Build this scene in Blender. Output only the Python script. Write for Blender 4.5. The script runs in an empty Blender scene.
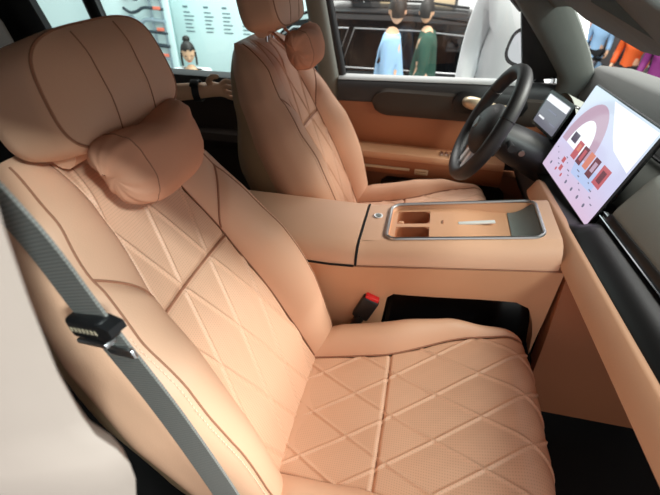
import bpy, bmesh, math, random
from mathutils import Vector, Matrix
random.seed(7)
PI = math.pi
SC = bpy.context.scene
COL = SC.collection
def R(d): return math.radians(d)

# ------------------------------------------------------------------ camera, world, lights
cd = bpy.data.cameras.new('camera'); cam = bpy.data.objects.new('camera', cd); COL.objects.link(cam)
cd.sensor_width = 36.0; cd.lens = 430.0 * 36.0 / 660.0; cd.clip_start = 0.02
cd.dof.use_dof = True; cd.dof.focus_distance = 0.85; cd.dof.aperture_fstop = 5.6
_y, _p, _r = R(-12.25), R(-35.6), R(0.75)
fw = Vector((math.sin(_y) * math.cos(_p), math.cos(_y) * math.cos(_p), math.sin(_p)))
rt = fw.cross(Vector((0, 0, 1))).normalized(); up = rt.cross(fw)
rt, up = rt * math.cos(_r) + up * math.sin(_r), up * math.cos(_r) - rt * math.sin(_r)
cam.matrix_world = Matrix(((rt.x, up.x, -fw.x, 0.23), (rt.y, up.y, -fw.y, -0.54), (rt.z, up.z, -fw.z, 1.12), (0, 0, 0, 1)))
SC.camera = cam

w = bpy.data.worlds.new('showroom_light'); SC.world = w; w.use_nodes = True
w.node_tree.nodes['Background'].inputs[0].default_value = (1.0, 0.97, 0.95, 1)
w.node_tree.nodes['Background'].inputs[1].default_value = 0.74

def area(name, loc, target, size, power, color=(1, 1, 1), sy=None):
    l = bpy.data.lights.new(name, 'AREA'); l.energy = power; l.color = color; l.size = size
    if sy: l.shape = 'RECTANGLE'; l.size_y = sy
    o = bpy.data.objects.new(name, l); COL.objects.link(o); o.location = loc
    o.rotation_euler = (Vector(target) - Vector(loc)).to_track_quat('-Z', 'Y').to_euler()
    return o
area('cushion_fill_light', (1.9, -1.2, 3.1), (0.3, -0.05, 0.33), 0.5, 50, (0.88, 1.0, 0.96))  # unseen fill lamp, added to brighten the passenger cushion
sl = bpy.data.lights.new('seat_key_spot', 'SPOT'); sl.energy = 560; sl.color = (0.84, 1.0, 1.0); sl.shadow_soft_size = 0.16; sl.spot_size = R(14); sl.spot_blend = 0.7  # unseen spot, cone narrowed to light the near backrest and spare the console
so = bpy.data.objects.new('seat_key_spot', sl); COL.objects.link(so); so.location = (2.6, -2.4, 3.0)
so.rotation_euler = (Vector((-.17, -.17, .74)) - so.location).to_track_quat('-Z', 'Y').to_euler()
area('showroom_lamp_front', (3.4, 0.3, 3.1), (0.3, 0.4, 0.5), 2.2, 130, (1.0, 1.0, 0.84))
area('showroom_lamp_far', (0.0, 4.3, 4.2), (0.0, 4.6, 0.0), 3.0, 280, (1.0, 0.98, 0.95))
area('showroom_lamp_rear', (-3.2, 4.4, 3.2), (-3.6, 6.4, 0.0), 2.5, 90, (0.85, 1.0, 1.0))
area('white_shirt_fill_light', (2.7, 1.5, 2.5), (0.6, 1.85, 0.7), 0.8, 100, (1.0, 0.99, 0.97))  # unseen fill lamp, added to whiten the shirt outside the driver window
SC.view_settings.view_transform = 'Standard'
SC.view_settings.look = 'None'
SC.view_settings.gamma = 1.0
SC.view_settings.use_curve_mapping = False
SC.view_settings.exposure = 0.34

# ------------------------------------------------------------------ materials
def lin(c): return c / 12.92 if c <= 0.04045 else ((c + 0.055) / 1.055) ** 2.4
def rgb(r, g, b): return (lin(r / 255), lin(g / 255), lin(b / 255), 1)
MATS = {}
def mat(name, col, rough=0.5, metal=0.0, spec=0.5, noise=0.0, scale=40, bump=0.0, bscale=300, emit=None, estr=0, coat=0.0):
    m = bpy.data.materials.new(name); m.use_nodes = True; MATS[name] = m
    nt = m.node_tree; b = nt.nodes['Principled BSDF']
    b.inputs['Base Color'].default_value = col; b.inputs['Roughness'].default_value = rough
    b.inputs['Metallic'].default_value = metal; b.inputs['Specular IOR Level'].default_value = spec
    b.inputs['Coat Weight'].default_value = coat
    if emit: b.inputs['Emission Color'].default_value = emit; b.inputs['Emission Strength'].default_value = estr
    tc = nt.nodes.new('ShaderNodeTexCoord')
    if noise:
        n = nt.nodes.new('ShaderNodeTexNoise'); n.inputs['Scale'].default_value = scale; n.inputs['Detail'].default_value = 4
        nt.links.new(tc.outputs['Object'], n.inputs['Vector'])
        mx = nt.nodes.new('ShaderNodeMix'); mx.data_type = 'RGBA'
        mx.inputs[6].default_value = tuple(c * (1 - noise) for c in col[:3]) + (1,)
        mx.inputs[7].default_value = tuple(min(1, c * (1 + noise)) for c in col[:3]) + (1,)
        nt.links.new(n.outputs['Fac'], mx.inputs[0]); nt.links.new(mx.outputs[2], b.inputs['Base Color'])
    if bump:
        v = nt.nodes.new('ShaderNodeTexNoise'); v.inputs['Scale'].default_value = bscale; v.inputs['Detail'].default_value = 3
        nt.links.new(tc.outputs['Object'], v.inputs['Vector'])
        bp = nt.nodes.new('ShaderNodeBump'); bp.inputs['Strength'].default_value = bump; bp.inputs['Distance'].default_value = 0.001
        nt.links.new(v.outputs['Fac'], bp.inputs['Height']); nt.links.new(bp.outputs['Normal'], b.inputs['Normal'])
    return m
LEATHER = rgb(221, 173, 143)
mat('peach_leather', LEATHER, 0.5, noise=0.03, scale=9, bump=0.25, bscale=420)
mat('peach_trim', rgb(212, 158, 122), 0.5, noise=0.03, scale=8, bump=0.15, bscale=350)
mat('seam', rgb(160, 108, 82), 0.7)
mat('thread', rgb(236, 200, 172), 0.6)
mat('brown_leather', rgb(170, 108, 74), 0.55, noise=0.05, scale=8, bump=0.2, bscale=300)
mat('dark_brown', rgb(48, 35, 28), 0.7, noise=0.1, scale=10)
mat('pillow_suede', rgb(212, 152, 122), 0.8, noise=0.06, scale=14, bump=0.3, bscale=250)
mat('black_plastic', rgb(22, 22, 24), 0.45, noise=0.1, scale=20)
mat('black_leather', rgb(40, 40, 42), 0.5, bump=0.2, bscale=400)
mat('gloss_black', rgb(12, 12, 14), 0.2)
mat('piano_black', rgb(14, 13, 13), 0.38, spec=0.3)
mat('carpet_black', rgb(16, 14, 14), 0.95, bump=0.6, bscale=500)
mat('dash_grey', rgb(132, 135, 128), 0.6, noise=0.05, scale=12, bump=0.25, bscale=400)
mat('sill_lit_grey', rgb(172, 174, 174), 0.6, noise=0.03, scale=14)  # grey lightened to carry the outside light on the sill top
mat('light_grey_pad', rgb(86, 88, 86), 0.65, noise=0.04, scale=14, bump=0.2, bscale=400)
mat('headliner_grey', rgb(90, 94, 91), 0.9, noise=0.05, scale=60, bump=0.4, bscale=600)
mat('door_pad', rgb(58, 58, 60), 0.55, bump=0.2, bscale=400)
mat('door_insert', rgb(66, 58, 52), 0.7, noise=0.08, scale=15, bump=0.3, bscale=500)
mat('chrome', rgb(215, 220, 225), 0.16, 1.0)
mat('satin_metal', rgb(198, 200, 202), 0.32, 1.0)
mat('cream_metal', rgb(214, 196, 168), 0.35, 0.6)
mat('pocket_grey', rgb(112, 116, 112), 0.55, noise=0.08, scale=30)
mat('button_red', rgb(225, 38, 42), 0.35)
mat('pillar_fabric', rgb(146, 142, 138), 0.9, noise=0.05, scale=30, bump=0.3, bscale=500)
mat('pillar_lower', rgb(156, 141, 133), 0.7, noise=0.03, scale=20)
mat('tan_plastic', rgb(182, 152, 118), 0.6, noise=0.04, scale=20)
mat('skin', rgb(226, 182, 148), 0.6, noise=0.05, scale=25)
mat('hair', rgb(30, 24, 20), 0.6, noise=0.3, scale=90)
mat('white_cloth', rgb(238, 240, 242), 0.9, noise=0.02, scale=20)
mat('blue_cloth', rgb(150, 190, 226), 0.9, noise=0.04, scale=20)
mat('green_cloth', rgb(36, 74, 62), 0.9, noise=0.05, scale=20)
mat('pink_cloth', rgb(226, 186, 180), 0.9, noise=0.05, scale=20)
mat('orange_cloth', rgb(224, 96, 36), 0.6, noise=0.05, scale=20)
mat('purple_cloth', rgb(122, 40, 110), 0.7, noise=0.05, scale=20)
mat('silver_paint', rgb(222, 222, 220), 0.35, 0.1)
mat('black_cloth', rgb(20, 20, 22), 0.9, noise=0.1, scale=20)
mat('navy_cloth', rgb(40, 48, 60), 0.9, noise=0.1, scale=20)
mat('car_black', rgb(10, 11, 13), 0.12, spec=0.3, coat=0.25)
mat('car_orange', rgb(226, 92, 26), 0.15, coat=1.0)
mat('car_purple', rgb(120, 34, 108), 0.15, coat=1.0)
mat('car_white', rgb(225, 228, 230), 0.15, coat=1.0)
mat('tinted', rgb(8, 9, 10), 0.04)
mat('tyre', rgb(18, 18, 18), 0.9)
mat('wall_white', rgb(214, 232, 232), 0.7, noise=0.01, scale=2)
mat('wall_grey', rgb(92, 90, 90), 0.7, noise=0.02, scale=2)
mat('wall_beige', rgb(206, 184, 150), 0.7, noise=0.03, scale=3)
mat('ground', rgb(150, 150, 150), 0.25, noise=0.06, scale=3)
mat('platform', rgb(190, 190, 190), 0.4, noise=0.04, scale=4)
mat('ink', rgb(96, 114, 122), 0.8)
mat('ink_red', rgb(232, 120, 96), 0.7)
mat('pipe_silver', rgb(170, 186, 196), 0.3, 0.8)
mat('pipe_dark', rgb(52, 62, 70), 0.4, 0.3)
mat('sign_black', rgb(26, 30, 34), 0.6)
mat('white_ink', rgb(240, 240, 240), 0.7)
def glow(name, col, s=1.0):
    m = mat(name, (0.02, 0.02, 0.02, 1), 0.12, emit=col, estr=s); return m
glow('screen_top', rgb(222, 228, 240), 0.85)
glow('screen_mauve', rgb(206, 190, 214), 0.8)
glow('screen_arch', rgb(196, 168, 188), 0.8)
glow('screen_blue', rgb(184, 200, 236), 0.85)
glow('screen_white', rgb(238, 242, 250), 0.95)
glow('tile_dark', rgb(92, 82, 100), 0.8)
glow('tile_red', rgb(196, 104, 112), 0.8)
glow('tile_brown', rgb(120, 74, 84), 0.8)
glow('tile_orange', rgb(220, 140, 120), 0.8)
glow('icon_grey', rgb(120, 120, 140), 0.8)
glow('cluster_grey', rgb(112, 112, 124), 0.8)
glow('cluster_white', rgb(232, 234, 238), 0.9)
glow('lamp_white', (1, 1, 1, 1), 2.0)

def screen_gradient(name, c0, c1, c2):
    m = glow(name, c0, 0.85); nt = m.node_tree; b = nt.nodes['Principled BSDF']
    tc = nt.nodes.new('ShaderNodeTexCoord'); sp = nt.nodes.new('ShaderNodeSeparateXYZ')
    nt.links.new(tc.outputs['UV'], sp.inputs[0])
    cr = nt.nodes.new('ShaderNodeValToRGB')
    cr.color_ramp.elements[0].color = c0; cr.color_ramp.elements[1].color = c2
    e = cr.color_ramp.elements.new(0.45); e.color = c1
    n = nt.nodes.new('ShaderNodeTexNoise'); n.inputs['Scale'].default_value = 2.2
    nt.links.new(tc.outputs['UV'], n.inputs['Vector'])
    ad = nt.nodes.new('ShaderNodeMath'); ad.operation = 'MULTIPLY_ADD'; ad.inputs[1].default_value = 0.5; ad.inputs[2].default_value = -0.25
    nt.links.new(n.outputs['Fac'], ad.inputs[0])
    a2 = nt.nodes.new('ShaderNodeMath'); a2.operation = 'ADD'
    nt.links.new(ad.outputs[0], a2.inputs[0]); nt.links.new(sp.outputs['Y'], a2.inputs[1])
    nt.links.new(a2.outputs[0], cr.inputs[0]); nt.links.new(cr.outputs[0], b.inputs['Emission Color'])
screen_gradient('screen_wall', rgb(214, 190, 216), rgb(206, 206, 236), rgb(206, 222, 236))

def perforated(name, col, pitch=0.0046):
    m = mat(name, col, 0.52); nt = m.node_tree; b = nt.nodes['Principled BSDF']
    tc = nt.nodes.new('ShaderNodeTexCoord')
    vm = nt.nodes.new('ShaderNodeVectorMath'); vm.operation = 'SCALE'; vm.inputs['Scale'].default_value = 1 / pitch
    nt.links.new(tc.outputs['UV'], vm.inputs[0])
    vo = nt.nodes.new('ShaderNodeTexVoronoi'); vo.inputs['Scale'].default_value = 1.0; vo.inputs['Randomness'].default_value = 0.0
    nt.links.new(vm.outputs[0], vo.inputs['Vector'])
    mr = nt.nodes.new('ShaderNodeMapRange'); mr.inputs['From Min'].default_value = 0.16; mr.inputs['From Max'].default_value = 0.30
    nt.links.new(vo.outputs['Distance'], mr.inputs['Value'])
    mx = nt.nodes.new('ShaderNodeMix'); mx.data_type = 'RGBA'
    mx.inputs[6].default_value = tuple(c * 0.82 for c in col[:3]) + (1,); mx.inputs[7].default_value = col
    nt.links.new(mr.outputs[0], mx.inputs[0]); nt.links.new(mx.outputs[2], b.inputs['Base Color'])
    bp = nt.nodes.new('ShaderNodeBump'); bp.inputs['Strength'].default_value = 0.10; bp.inputs['Distance'].default_value = 0.0005
    nt.links.new(mr.outputs[0], bp.inputs['Height']); nt.links.new(bp.outputs['Normal'], b.inputs['Normal'])
perforated('perforated_leather', LEATHER)

def webbing(name, col):
    m = mat(name, col, 0.75); nt = m.node_tree; b = nt.nodes['Principled BSDF']
    tc = nt.nodes.new('ShaderNodeTexCoord'); wv = nt.nodes.new('ShaderNodeTexWave')
    wv.bands_direction = 'Y'; wv.inputs['Scale'].default_value = 75
    nt.links.new(tc.outputs['UV'], wv.inputs['Vector'])
    mx = nt.nodes.new('ShaderNodeMix'); mx.data_type = 'RGBA'
    mx.inputs[6].default_value = tuple(c * 0.75 for c in col[:3]) + (1,); mx.inputs[7].default_value = tuple(c * 1.15 for c in col[:3]) + (1,)
    nt.links.new(wv.outputs['Fac'], mx.inputs[0]); nt.links.new(mx.outputs[2], b.inputs['Base Color'])
    bp = nt.nodes.new('ShaderNodeBump'); bp.inputs['Strength'].default_value = 0.4; bp.inputs['Distance'].default_value = 0.0006
    nt.links.new(wv.outputs['Fac'], bp.inputs['Height']); nt.links.new(bp.outputs['Normal'], b.inputs['Normal'])
webbing('belt_web', rgb(126, 124, 120))

def glass(name, tint=(1, 1, 1, 1), refl=0.06):
    m = bpy.data.materials.new(name); m.use_nodes = True; MATS[name] = m; nt = m.node_tree
    nt.nodes.clear(); o = nt.nodes.new('ShaderNodeOutputMaterial'); t = nt.nodes.new('ShaderNodeBsdfTransparent'); g = nt.nodes.new('ShaderNodeBsdfGlossy')
    t.inputs[0].default_value = tint; g.inputs['Roughness'].default_value = 0.0
    mx = nt.nodes.new('ShaderNodeMixShader'); mx.inputs[0].default_value = refl
    nt.links.new(t.outputs[0], mx.inputs[1]); nt.links.new(g.outputs[0], mx.inputs[2]); nt.links.new(mx.outputs[0], o.inputs[0])
glass('clear_glass', (0.97, 0.99, 0.98, 1), 0.05)
glass('suv_glass', (0.10, 0.11, 0.12, 1), 0.08)
glass('rear_glass', (0.80, 0.93, 0.92, 1), 0.05)

# ------------------------------------------------------------------ object helpers
def woff(p):
    v = Vector((0, 0, 0))
    while p is not None: v += p.location; p = p.parent
    return v
def tag(o, label=None, cat=None, group=None, kind=None):
    if label: o['label'] = label
    if cat: o['category'] = cat
    if group: o['group'] = group
    if kind: o['kind'] = kind
    return o
def thing(name, label, cat, loc=(0, 0, 0), group=None):
    o = bpy.data.objects.new(name, None); COL.objects.link(o); o.location = loc; o.empty_display_size = 0.05
    return tag(o, label, cat, group)
def link(name, bm, m, parent=None, smooth=True, label=None):
    """bm in world coordinates; stored relative to the parent's base"""
    off = woff(parent)
    if off.length: bmesh.ops.translate(bm, verts=bm.verts, vec=-off)
    bmesh.ops.recalc_face_normals(bm, faces=bm.faces)
    me = bpy.data.meshes.new(name); bm.to_mesh(me); bm.free()
    if smooth:
        me.polygons.foreach_set('use_smooth', [True] * len(me.polygons))
        me.set_sharp_from_angle(angle=R(42))
    me.materials.append(MATS[m])
    o = bpy.data.objects.new(name, me); COL.objects.link(o)
    if parent is not None: o.parent = parent
    if label: o['label'] = label
    return o
def solo(name, bm, m, label, cat, base, group=None, kind=None):
    bmesh.ops.translate(bm, verts=bm.verts, vec=-Vector(base))
    o = link(name, bm, m); o.location = base
    return tag(o, label, cat, group, kind)
def B(): return bmesh.new()
def box(bm, c, s, bevel=0.0, seg=2, rot=None):
    r = bmesh.ops.create_cube(bm, size=1.0); vs = r['verts']
    bmesh.ops.scale(bm, verts=vs, vec=s)
    if bevel:
        es = list({e for v in vs for e in v.link_edges})
        rb = bmesh.ops.bevel(bm, geom=es, offset=bevel, segments=seg, profile=0.5, affect='EDGES')
        vs = list({v for f in rb['faces'] for v in f.verts} | {v for v in vs if v.is_valid})
    M = Matrix.Translation(Vector(c)) @ (rot.to_4x4() if rot else Matrix.Identity(4))
    bmesh.ops.transform(bm, matrix=M, verts=vs); return bm
def rotm(rx=0, ry=0, rz=0): return Matrix.Rotation(R(rz), 3, 'Z') @ Matrix.Rotation(R(ry), 3, 'Y') @ Matrix.Rotation(R(rx), 3, 'X')
def grid(bm, fn, nu, nv, uvfn=None, closed_u=False):
    rows = [[bm.verts.new(fn(i / nu, j / nv)) for i in range(nu + (0 if closed_u else 1))] for j in range(nv + 1)]
    n = len(rows[0]); uvl = bm.loops.layers.uv.verify() if uvfn else None
    for j in range(nv):
        for i in range(n if closed_u else n - 1):
            k = (i + 1) % n
            f = bm.faces.new((rows[j][i], rows[j][k], rows[j + 1][k], rows[j + 1][i]))
            if uvfn:
                for l, (a, b) in zip(f.loops, ((i, j), (i + 1, j), (i + 1, j + 1), (i, j + 1))): l[uvl].uv = uvfn(a / nu, b / nv)
    return rows
def loft(bm, secs, closed=True, cap=True):
    rows = [[bm.verts.new(p) for p in s] for s in secs]; n = len(rows[0])
    for a, b in zip(rows, rows[1:]):
        for i in range(n if closed else n - 1):
            k = (i + 1) % n; bm.faces.new((a[i], a[k], b[k], b[i]))
    if cap and closed: bm.faces.new(rows[0]); bm.faces.new(rows[-1])
    return rows
def spline(pts, n=8, closed=False):
    P = [Vector(p) for p in pts]; out = []; m = len(P)
    for i in range(m if closed else m - 1):
        if closed: a, b, c, d = P[i - 1], P[i], P[(i + 1) % m], P[(i + 2) % m]
        else: a, b, c, d = P[max(i - 1, 0)], P[i], P[i + 1], P[min(i + 2, m - 1)]
        for k in range(n):
            t = k / n
            out.append(0.5 * ((2 * b) + (c - a) * t + (2 * a - 5 * b + 4 * c - d) * t * t + (3 * b - a - 3 * c + d) * t ** 3))
    if not closed: out.append(P[-1])
    return out
def tube(bm, pts, r, n=8, closed=False):
    pts = [Vector(p) for p in pts]; m = len(pts); secs = []
    rf = r if callable(r) else (lambda t: r)
    nrm = None
    for i, p in enumerate(pts):
        t = (pts[(i + 1) % m] - pts[i - 1]) if closed else (pts[min(i + 1, m - 1)] - pts[max(i - 1, 0)])
        t.normalize()
        if nrm is None: nrm = t.orthogonal().normalized()
        nrm = (nrm - t * nrm.dot(t)).normalized(); bn = t.cross(nrm); rr = rf(i / max(1, m - 1))
        secs.append([p + (nrm * math.cos(2 * PI * k / n) + bn * math.sin(2 * PI * k / n)) * rr for k in range(n)])
    if closed: secs.append(secs[0])
    loft(bm, secs, True, not closed)
    if closed: bmesh.ops.remove_doubles(bm, verts=bm.verts, dist=1e-6)
    return bm
def prism(bm, poly, vec):
    a = [bm.verts.new(p) for p in poly]; b = [bm.verts.new(Vector(p) + Vector(vec)) for p in poly]; n = len(a)
    bm.faces.new(a); bm.faces.new(b[::-1])
    for i in range(n): bm.faces.new((a[i], b[i], b[(i + 1) % n], a[(i + 1) % n]))
    return bm
def rrect(cx, cy, w_, h_, r, n=5):
    out = []
    for sx, sy, a0 in ((1, 1, 0), (-1, 1, 90), (-1, -1, 180), (1, -1, 270)):
        for k in range(n + 1):
            a = R(a0 + 90 * k / n); out.append((cx + sx * (w_ / 2 - r) + r * math.cos(a), cy + sy * (h_ / 2 - r) + r * math.sin(a)))
    return out
def ball(bm, c, s, rot=None, seg=16):
    r = bmesh.ops.create_uvsphere(bm, u_segments=seg, v_segments=max(6, seg * 2 // 3), radius=1.0)
    bmesh.ops.scale(bm, verts=r['verts'], vec=s)
    bmesh.ops.transform(bm, matrix=Matrix.Translation(Vector(c)) @ (rot.to_4x4() if rot else Matrix.Identity(4)), verts=r['verts']); return bm
def cyl(bm, a, b, r, r2=None, n=20):
    return tube(bm, [a, b], (lambda t: r + ((r2 if r2 is not None else r) - r) * t), n)
def copy_tree(o, parent=None):
    c = o.copy(); COL.objects.link(c); c.parent = parent
    for ch in list(o.children): copy_tree(ch, c)
    return c
def lerp(a, b, t): return a + (b - a) * t
def pw(t, pts):
    """smooth piecewise interpolation of (t, value) pairs"""
    if t <= pts[0][0]: return pts[0][1]
    for (a, va), (b, vb) in zip(pts, pts[1:]):
        if t <= b:
            x = (t - a) / (b - a); x = x * x * (3 - 2 * x) * 0.5 + x * 0.5
            return va + (vb - va) * x
    return pts[-1][1]

# ================================================================== SETTING
def struct(name, bm, m, smooth=False): o = link(name, bm, m, None, smooth); o['kind'] = 'structure'; return o
bm = B(); box(bm, (0.5, 5.0, -1.15), (26, 22, 0.1)); struct('floor', bm, 'ground')
bm = B(); box(bm, (0.0, 0.2, -0.78), (7.0, 4.4, 0.64), 0.02); struct('floor', bm, 'platform')
# car floor: carpet tub
bm = B(); box(bm, (0.0, 0.405, -0.03), (2.6, 1.75, 0.06), 0.01); struct('floor', bm, 'carpet_black')
bm = B(); box(bm, (-4.6, 6.60, 0.7), (6.4, 0.12, 3.6)); struct('wall_left', bm, 'wall_white')
bm = B(); box(bm, (3.5, 9.9, 0.7), (12.5, 0.12, 3.6)); struct('wall_back', bm, 'wall_grey')
# sill of the open passenger door
bm = B(); box(bm, (0.3, -0.50, -0.12), (2.4, 0.12, 0.30), 0.03); struct('trim_1', bm, 'black_plastic')
# driver side body below the windows, outer skin
bm = B(); box(bm, (-0.1, 1.325, 0.12), (2.6, 0.05, 0.95), 0.02); struct('trim_2', bm, 'black_plastic')
# front bulkhead
bm = B(); box(bm, (1.14, 0.405, 0.20), (0.08, 1.74, 0.8), 0.02); struct('wall_front', bm, 'carpet_black')
# roof headliner: swept from the windscreen header to the tailgate
def roof(u, v, dz=0.0):
    x = lerp(0.585, -1.75, v)
    z = pw(-x, [(-0.585, 0.985), (-0.42, 1.10), (-0.2, 1.19), (0.1, 1.235), (0.9, 1.235), (1.75, 1.16)])
    s = u * 2 - 1; hw = pw(-x, [(-0.585, 0.80), (-0.2, 0.80), (0.3, 0.80), (1.75, 0.72)])
    return Vector((x + dz * 0.3, 0.405 + s * hw, z - 0.05 * abs(s) ** 4 + dz))
bm = B()
grid(bm, lambda u, v: roof(u, v), 14, 30); grid(bm, lambda u, v: roof(u, v, 0.045), 14, 30)
bmesh.ops.bridge_loops(bm, edges=[e for e in bm.edges if len(e.link_faces) == 1])
struct('ceiling', bm, 'headliner_grey', True)

# A-pillar, driver side
def pillar(name, secs, m):
    bm = B(); loft(bm, secs); struct(name, bm, m, True)
def psec(p, hx, hy, dirx=(1, 0, 0)):
    dx = Vector(dirx); dy = Vector((0, 1, 0)); p = Vector(p)
    return [p + dx * hx * a + dy * hy * b for a, b in ((1, -.3), (.9, -.7), (.5, -1), (-.5, -1), (-.9, -.7), (-1, -.3), (-1, .6), (-.8, 1), (.8, 1), (1, .6))]
pillar('trim_3', [psec((0.79, 1.215, 0.56), 0.13, 0.04), psec((0.77, 1.21, 0.66), 0.10, 0.04), psec((0.745, 1.20, 0.70), 0.062, 0.04), psec((0.735, 1.195, 0.735), 0.060, 0.04), psec((0.675, 1.185, 0.82), 0.072, 0.04),
                  psec((0.602, 1.17, 0.91), 0.082, 0.04), psec((0.545, 1.155, 0.975), 0.088, 0.04), psec((0.46, 1.12, 1.06), 0.09, 0.045), psec((0.34, 1.08, 1.17), 0.09, 0.05)], 'headliner_grey')
# B-pillar, driver side
pillar('trim_4', [psec((-0.19, 1.255, -0.02), 0.085, 0.035), psec((-0.17, 1.255, 0.45), 0.08, 0.035), psec((-0.165, 1.245, 0.66), 0.045, 0.035), psec((-0.215, 1.225, 0.94), 0.042, 0.035), psec((-0.27, 1.16, 1.18), 0.06, 0.04)], 'dash_grey')
# rear pillars, driver side
pillar('trim_5', [psec((-1.14, 1.27, 0.60), 0.035, 0.02), psec((-1.2, 1.245, 0.95), 0.035, 0.02), psec((-1.25, 1.17, 1.19), 0.04, 0.03)], 'black_plastic')
pillar('trim_6', [psec((-1.62, 1.27, 0.3), 0.24, 0.04), psec((-1.62, 1.25, 0.7), 0.20, 0.04), psec((-1.66, 1.17, 1.17), 0.16, 0.04)], 'black_plastic')
# windscreen glass, from the cowl up to the header
bm = B()
def ws(u, v): return Vector((lerp(0.86, 0.585, v) - 0.05 * (2 * u - 1) ** 2, lerp(-0.36, 1.17, u), lerp(0.845, 0.985, v) + 0.03))
grid(bm, ws, 16, 6); struct('window_1', bm, 'clear_glass', True)
# black ceramic border along the windscreen's top edge
bm = B(); tube(bm, [ws(u / 16, 0.985) + Vector((-0.004, 0, -0.004)) for u in range(17)], 0.006, 6); struct('trim_7', bm, 'black_plastic', True)
# rear wall of the cabin and rear passenger-side wall
bm = B(); box(bm, (-1.86, 0.405, 0.5), (0.08, 1.7, 1.3), 0.03); struct('wall_rear', bm, 'black_plastic')
bm = B(); prism(bm, [(-1.85, -0.49, -0.05), (-0.42, -0.49, -0.05), (-0.42, -0.49, 0.62), (-0.46, -0.40, 1.19), (-1.7, -0.40, 1.16), (-1.85, -0.49, 0.6)], (0, -0.05, 0)); struct('wall_right', bm, 'black_plastic')

# B-pillar trim on the passenger side, close to the camera: grey upper cloth, flared lower trim
def bp_sec(xf, z, y0=-0.40, xb=-0.34):
    pts = [(xf - .035, y0), (xf - .012, y0 - .003), (xf, y0 - .012), (xf - .008, y0 - .022), (xf - .05, y0 - .04), (xf - .14, y0 - .065), (xb, y0 - 0.075), (xb, y0)]
    return [Vector((a, b, z)) for a, b in pts]
bm = B(); loft(bm, [bp_sec(x, z) for x, z in ((.034, .880), (.034, .903), (.042, .965), (.050, 1.011), (.057, 1.04), (.06, 1.07), (.06, 1.10), (.04, 1.19))])
struct('trim_8', bm, 'pillar_lower', True)
bm = B(); loft(bm, [bp_sec(x, z) for x, z in ((.0, -.02), (.01, .30), (.03, .60), (.040, .735), (.053, .785), (.055, .808), (.050, .824), (.037, .838), (.034, .860), (.034, .880))])
struct('trim_9', bm, 'pillar_lower', True)

# ================================================================== CAR SEAT
AX = Vector((-0.43, 0, 0.903)); NX = Vector((0.903, 0, 0.43)); O0 = Vector((0.045, 0, 0.268))
TT = 0.70
def bw_in(t): return pw(t, [(0, .150), (.2, .138), (.41, .118), (.55, .092), (.70, .082)])
def bw_out(t): return pw(t, [(-.06, .235), (.1, .258), (.28, .268), (.42, .252), (.54, .225), (.62, .192), (.70, .150)])
def b_base(t): return pw(t, [(0, .0), (.12, .004), (.25, .004), (.45, -.006), (.6, -.012), (.7, -.03)])
def t_split(s, t0=.405):                         # the cross seam: level on the insert, rising outward over the bolsters
    a = max(0, abs(s) - .112); return t0 + 1.0 * a ** 0.8 * (1 if a > 0 else 0)
def depth(t): return pw(t, [(0, .075), (.2, .075), (.4, .08), (.55, .075), (.7, .06)])
def squash(n, s, t):
    if t > .60:
        c = max(0.02, math.cos((t - .60) / .10 * PI / 2)) ** .55
        nm = b_base(t) - .04; n = nm + (n - nm) * c; s = s * lerp(.86, 1, c)
    return n, s
def bolster_pt(k, t, side, lower):
    """k 0 at the insert edge .. 1 at the outer seam"""
    wi, wo = bw_in(t), bw_out(t); b = b_base(t)
    H = pw(t, [(-.05, .03), (.06, .055), (.2, .072), (.34, .070), (.44, .050), (.55, .03)]) if lower else pw(t, [(.38, .030), (.5, .030), (.6, .024), (.7, .012)])
    P = [(wi, b + .006), (wi + .018, b + H * 1.25), (wo - .004, b + H * 1.45), (wo, b - .012)]
    u = 1 - k; c = [u ** 3, 3 * u * u * k, 3 * u * k * k, k ** 3]
    s = sum(ci * p[0] for ci, p in zip(c, P)); n = sum(ci * p[1] for ci, p in zip(c, P))
    n, s = squash(n, s, t)
    return O0 + AX * t + NX * n + Vector((0, side * s, 0))
def insert_pt(s01, t, flat=False):
    s = (2 * s01 - 1) * bw_in(t)
    n = b_base(t) + .006 * (s / bw_in(t)) ** 2
    if not flat:
        n += quilt(s, t + .012, .095, .30, .0030, .1)
        d = abs(t - t_split(s)); n -= .006 * math.exp(-(d / .006) ** 2)
        e = 1 - abs(2 * s01 - 1); n -= .006 * max(0, 1 - e / .06) ** 2
    n, s = squash(n, s, t)
    return O0 + AX * t + NX * n + Vector((0, s, 0))
def quilt(a, b, wa, hb, h, o=0.0):
    """softly padded diamonds with narrow raised stitched lines; a across, b along"""
    p = a / wa + b / hb + o; q = a / wa - b / hb - o; k = 1 / math.hypot(1 / wa, 1 / hb)
    dp = abs(p - round(p)) * k; dq = abs(q - round(q)) * k; d = min(dp, dq)
    pad = h * (min(1, dp / .030) * min(1, dq / .030)) ** .55
    return pad - h * .6 + .0044 * math.exp(-(d / .0030) ** 2)
def side_pt(k, t, side):
    wo = bw_out(t); b = b_base(t)
    n = lerp(b - .012, b - .012 - depth(t), k); s = wo - .022 * k + .010 * math.sin(PI * k)
    n, s = squash(n, s, t)
    return O0 + AX * t + NX * n + Vector((0, side * s, 0))
def back_pt(k, t):
    wo = bw_out(t) - .022; s = (2 * k - 1) * wo; b = b_base(t)
    n = b - .012 - depth(t) - pw(t, [(0, .20), (.35, .17), (.55, .07), (.7, .03)]) * max(0, 1 - abs(2 * k - 1) ** 2.2) ** .55
    n, s = squash(n, s, t)
    return O0 + AX * t + NX * n + Vector((0, s, 0))

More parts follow.
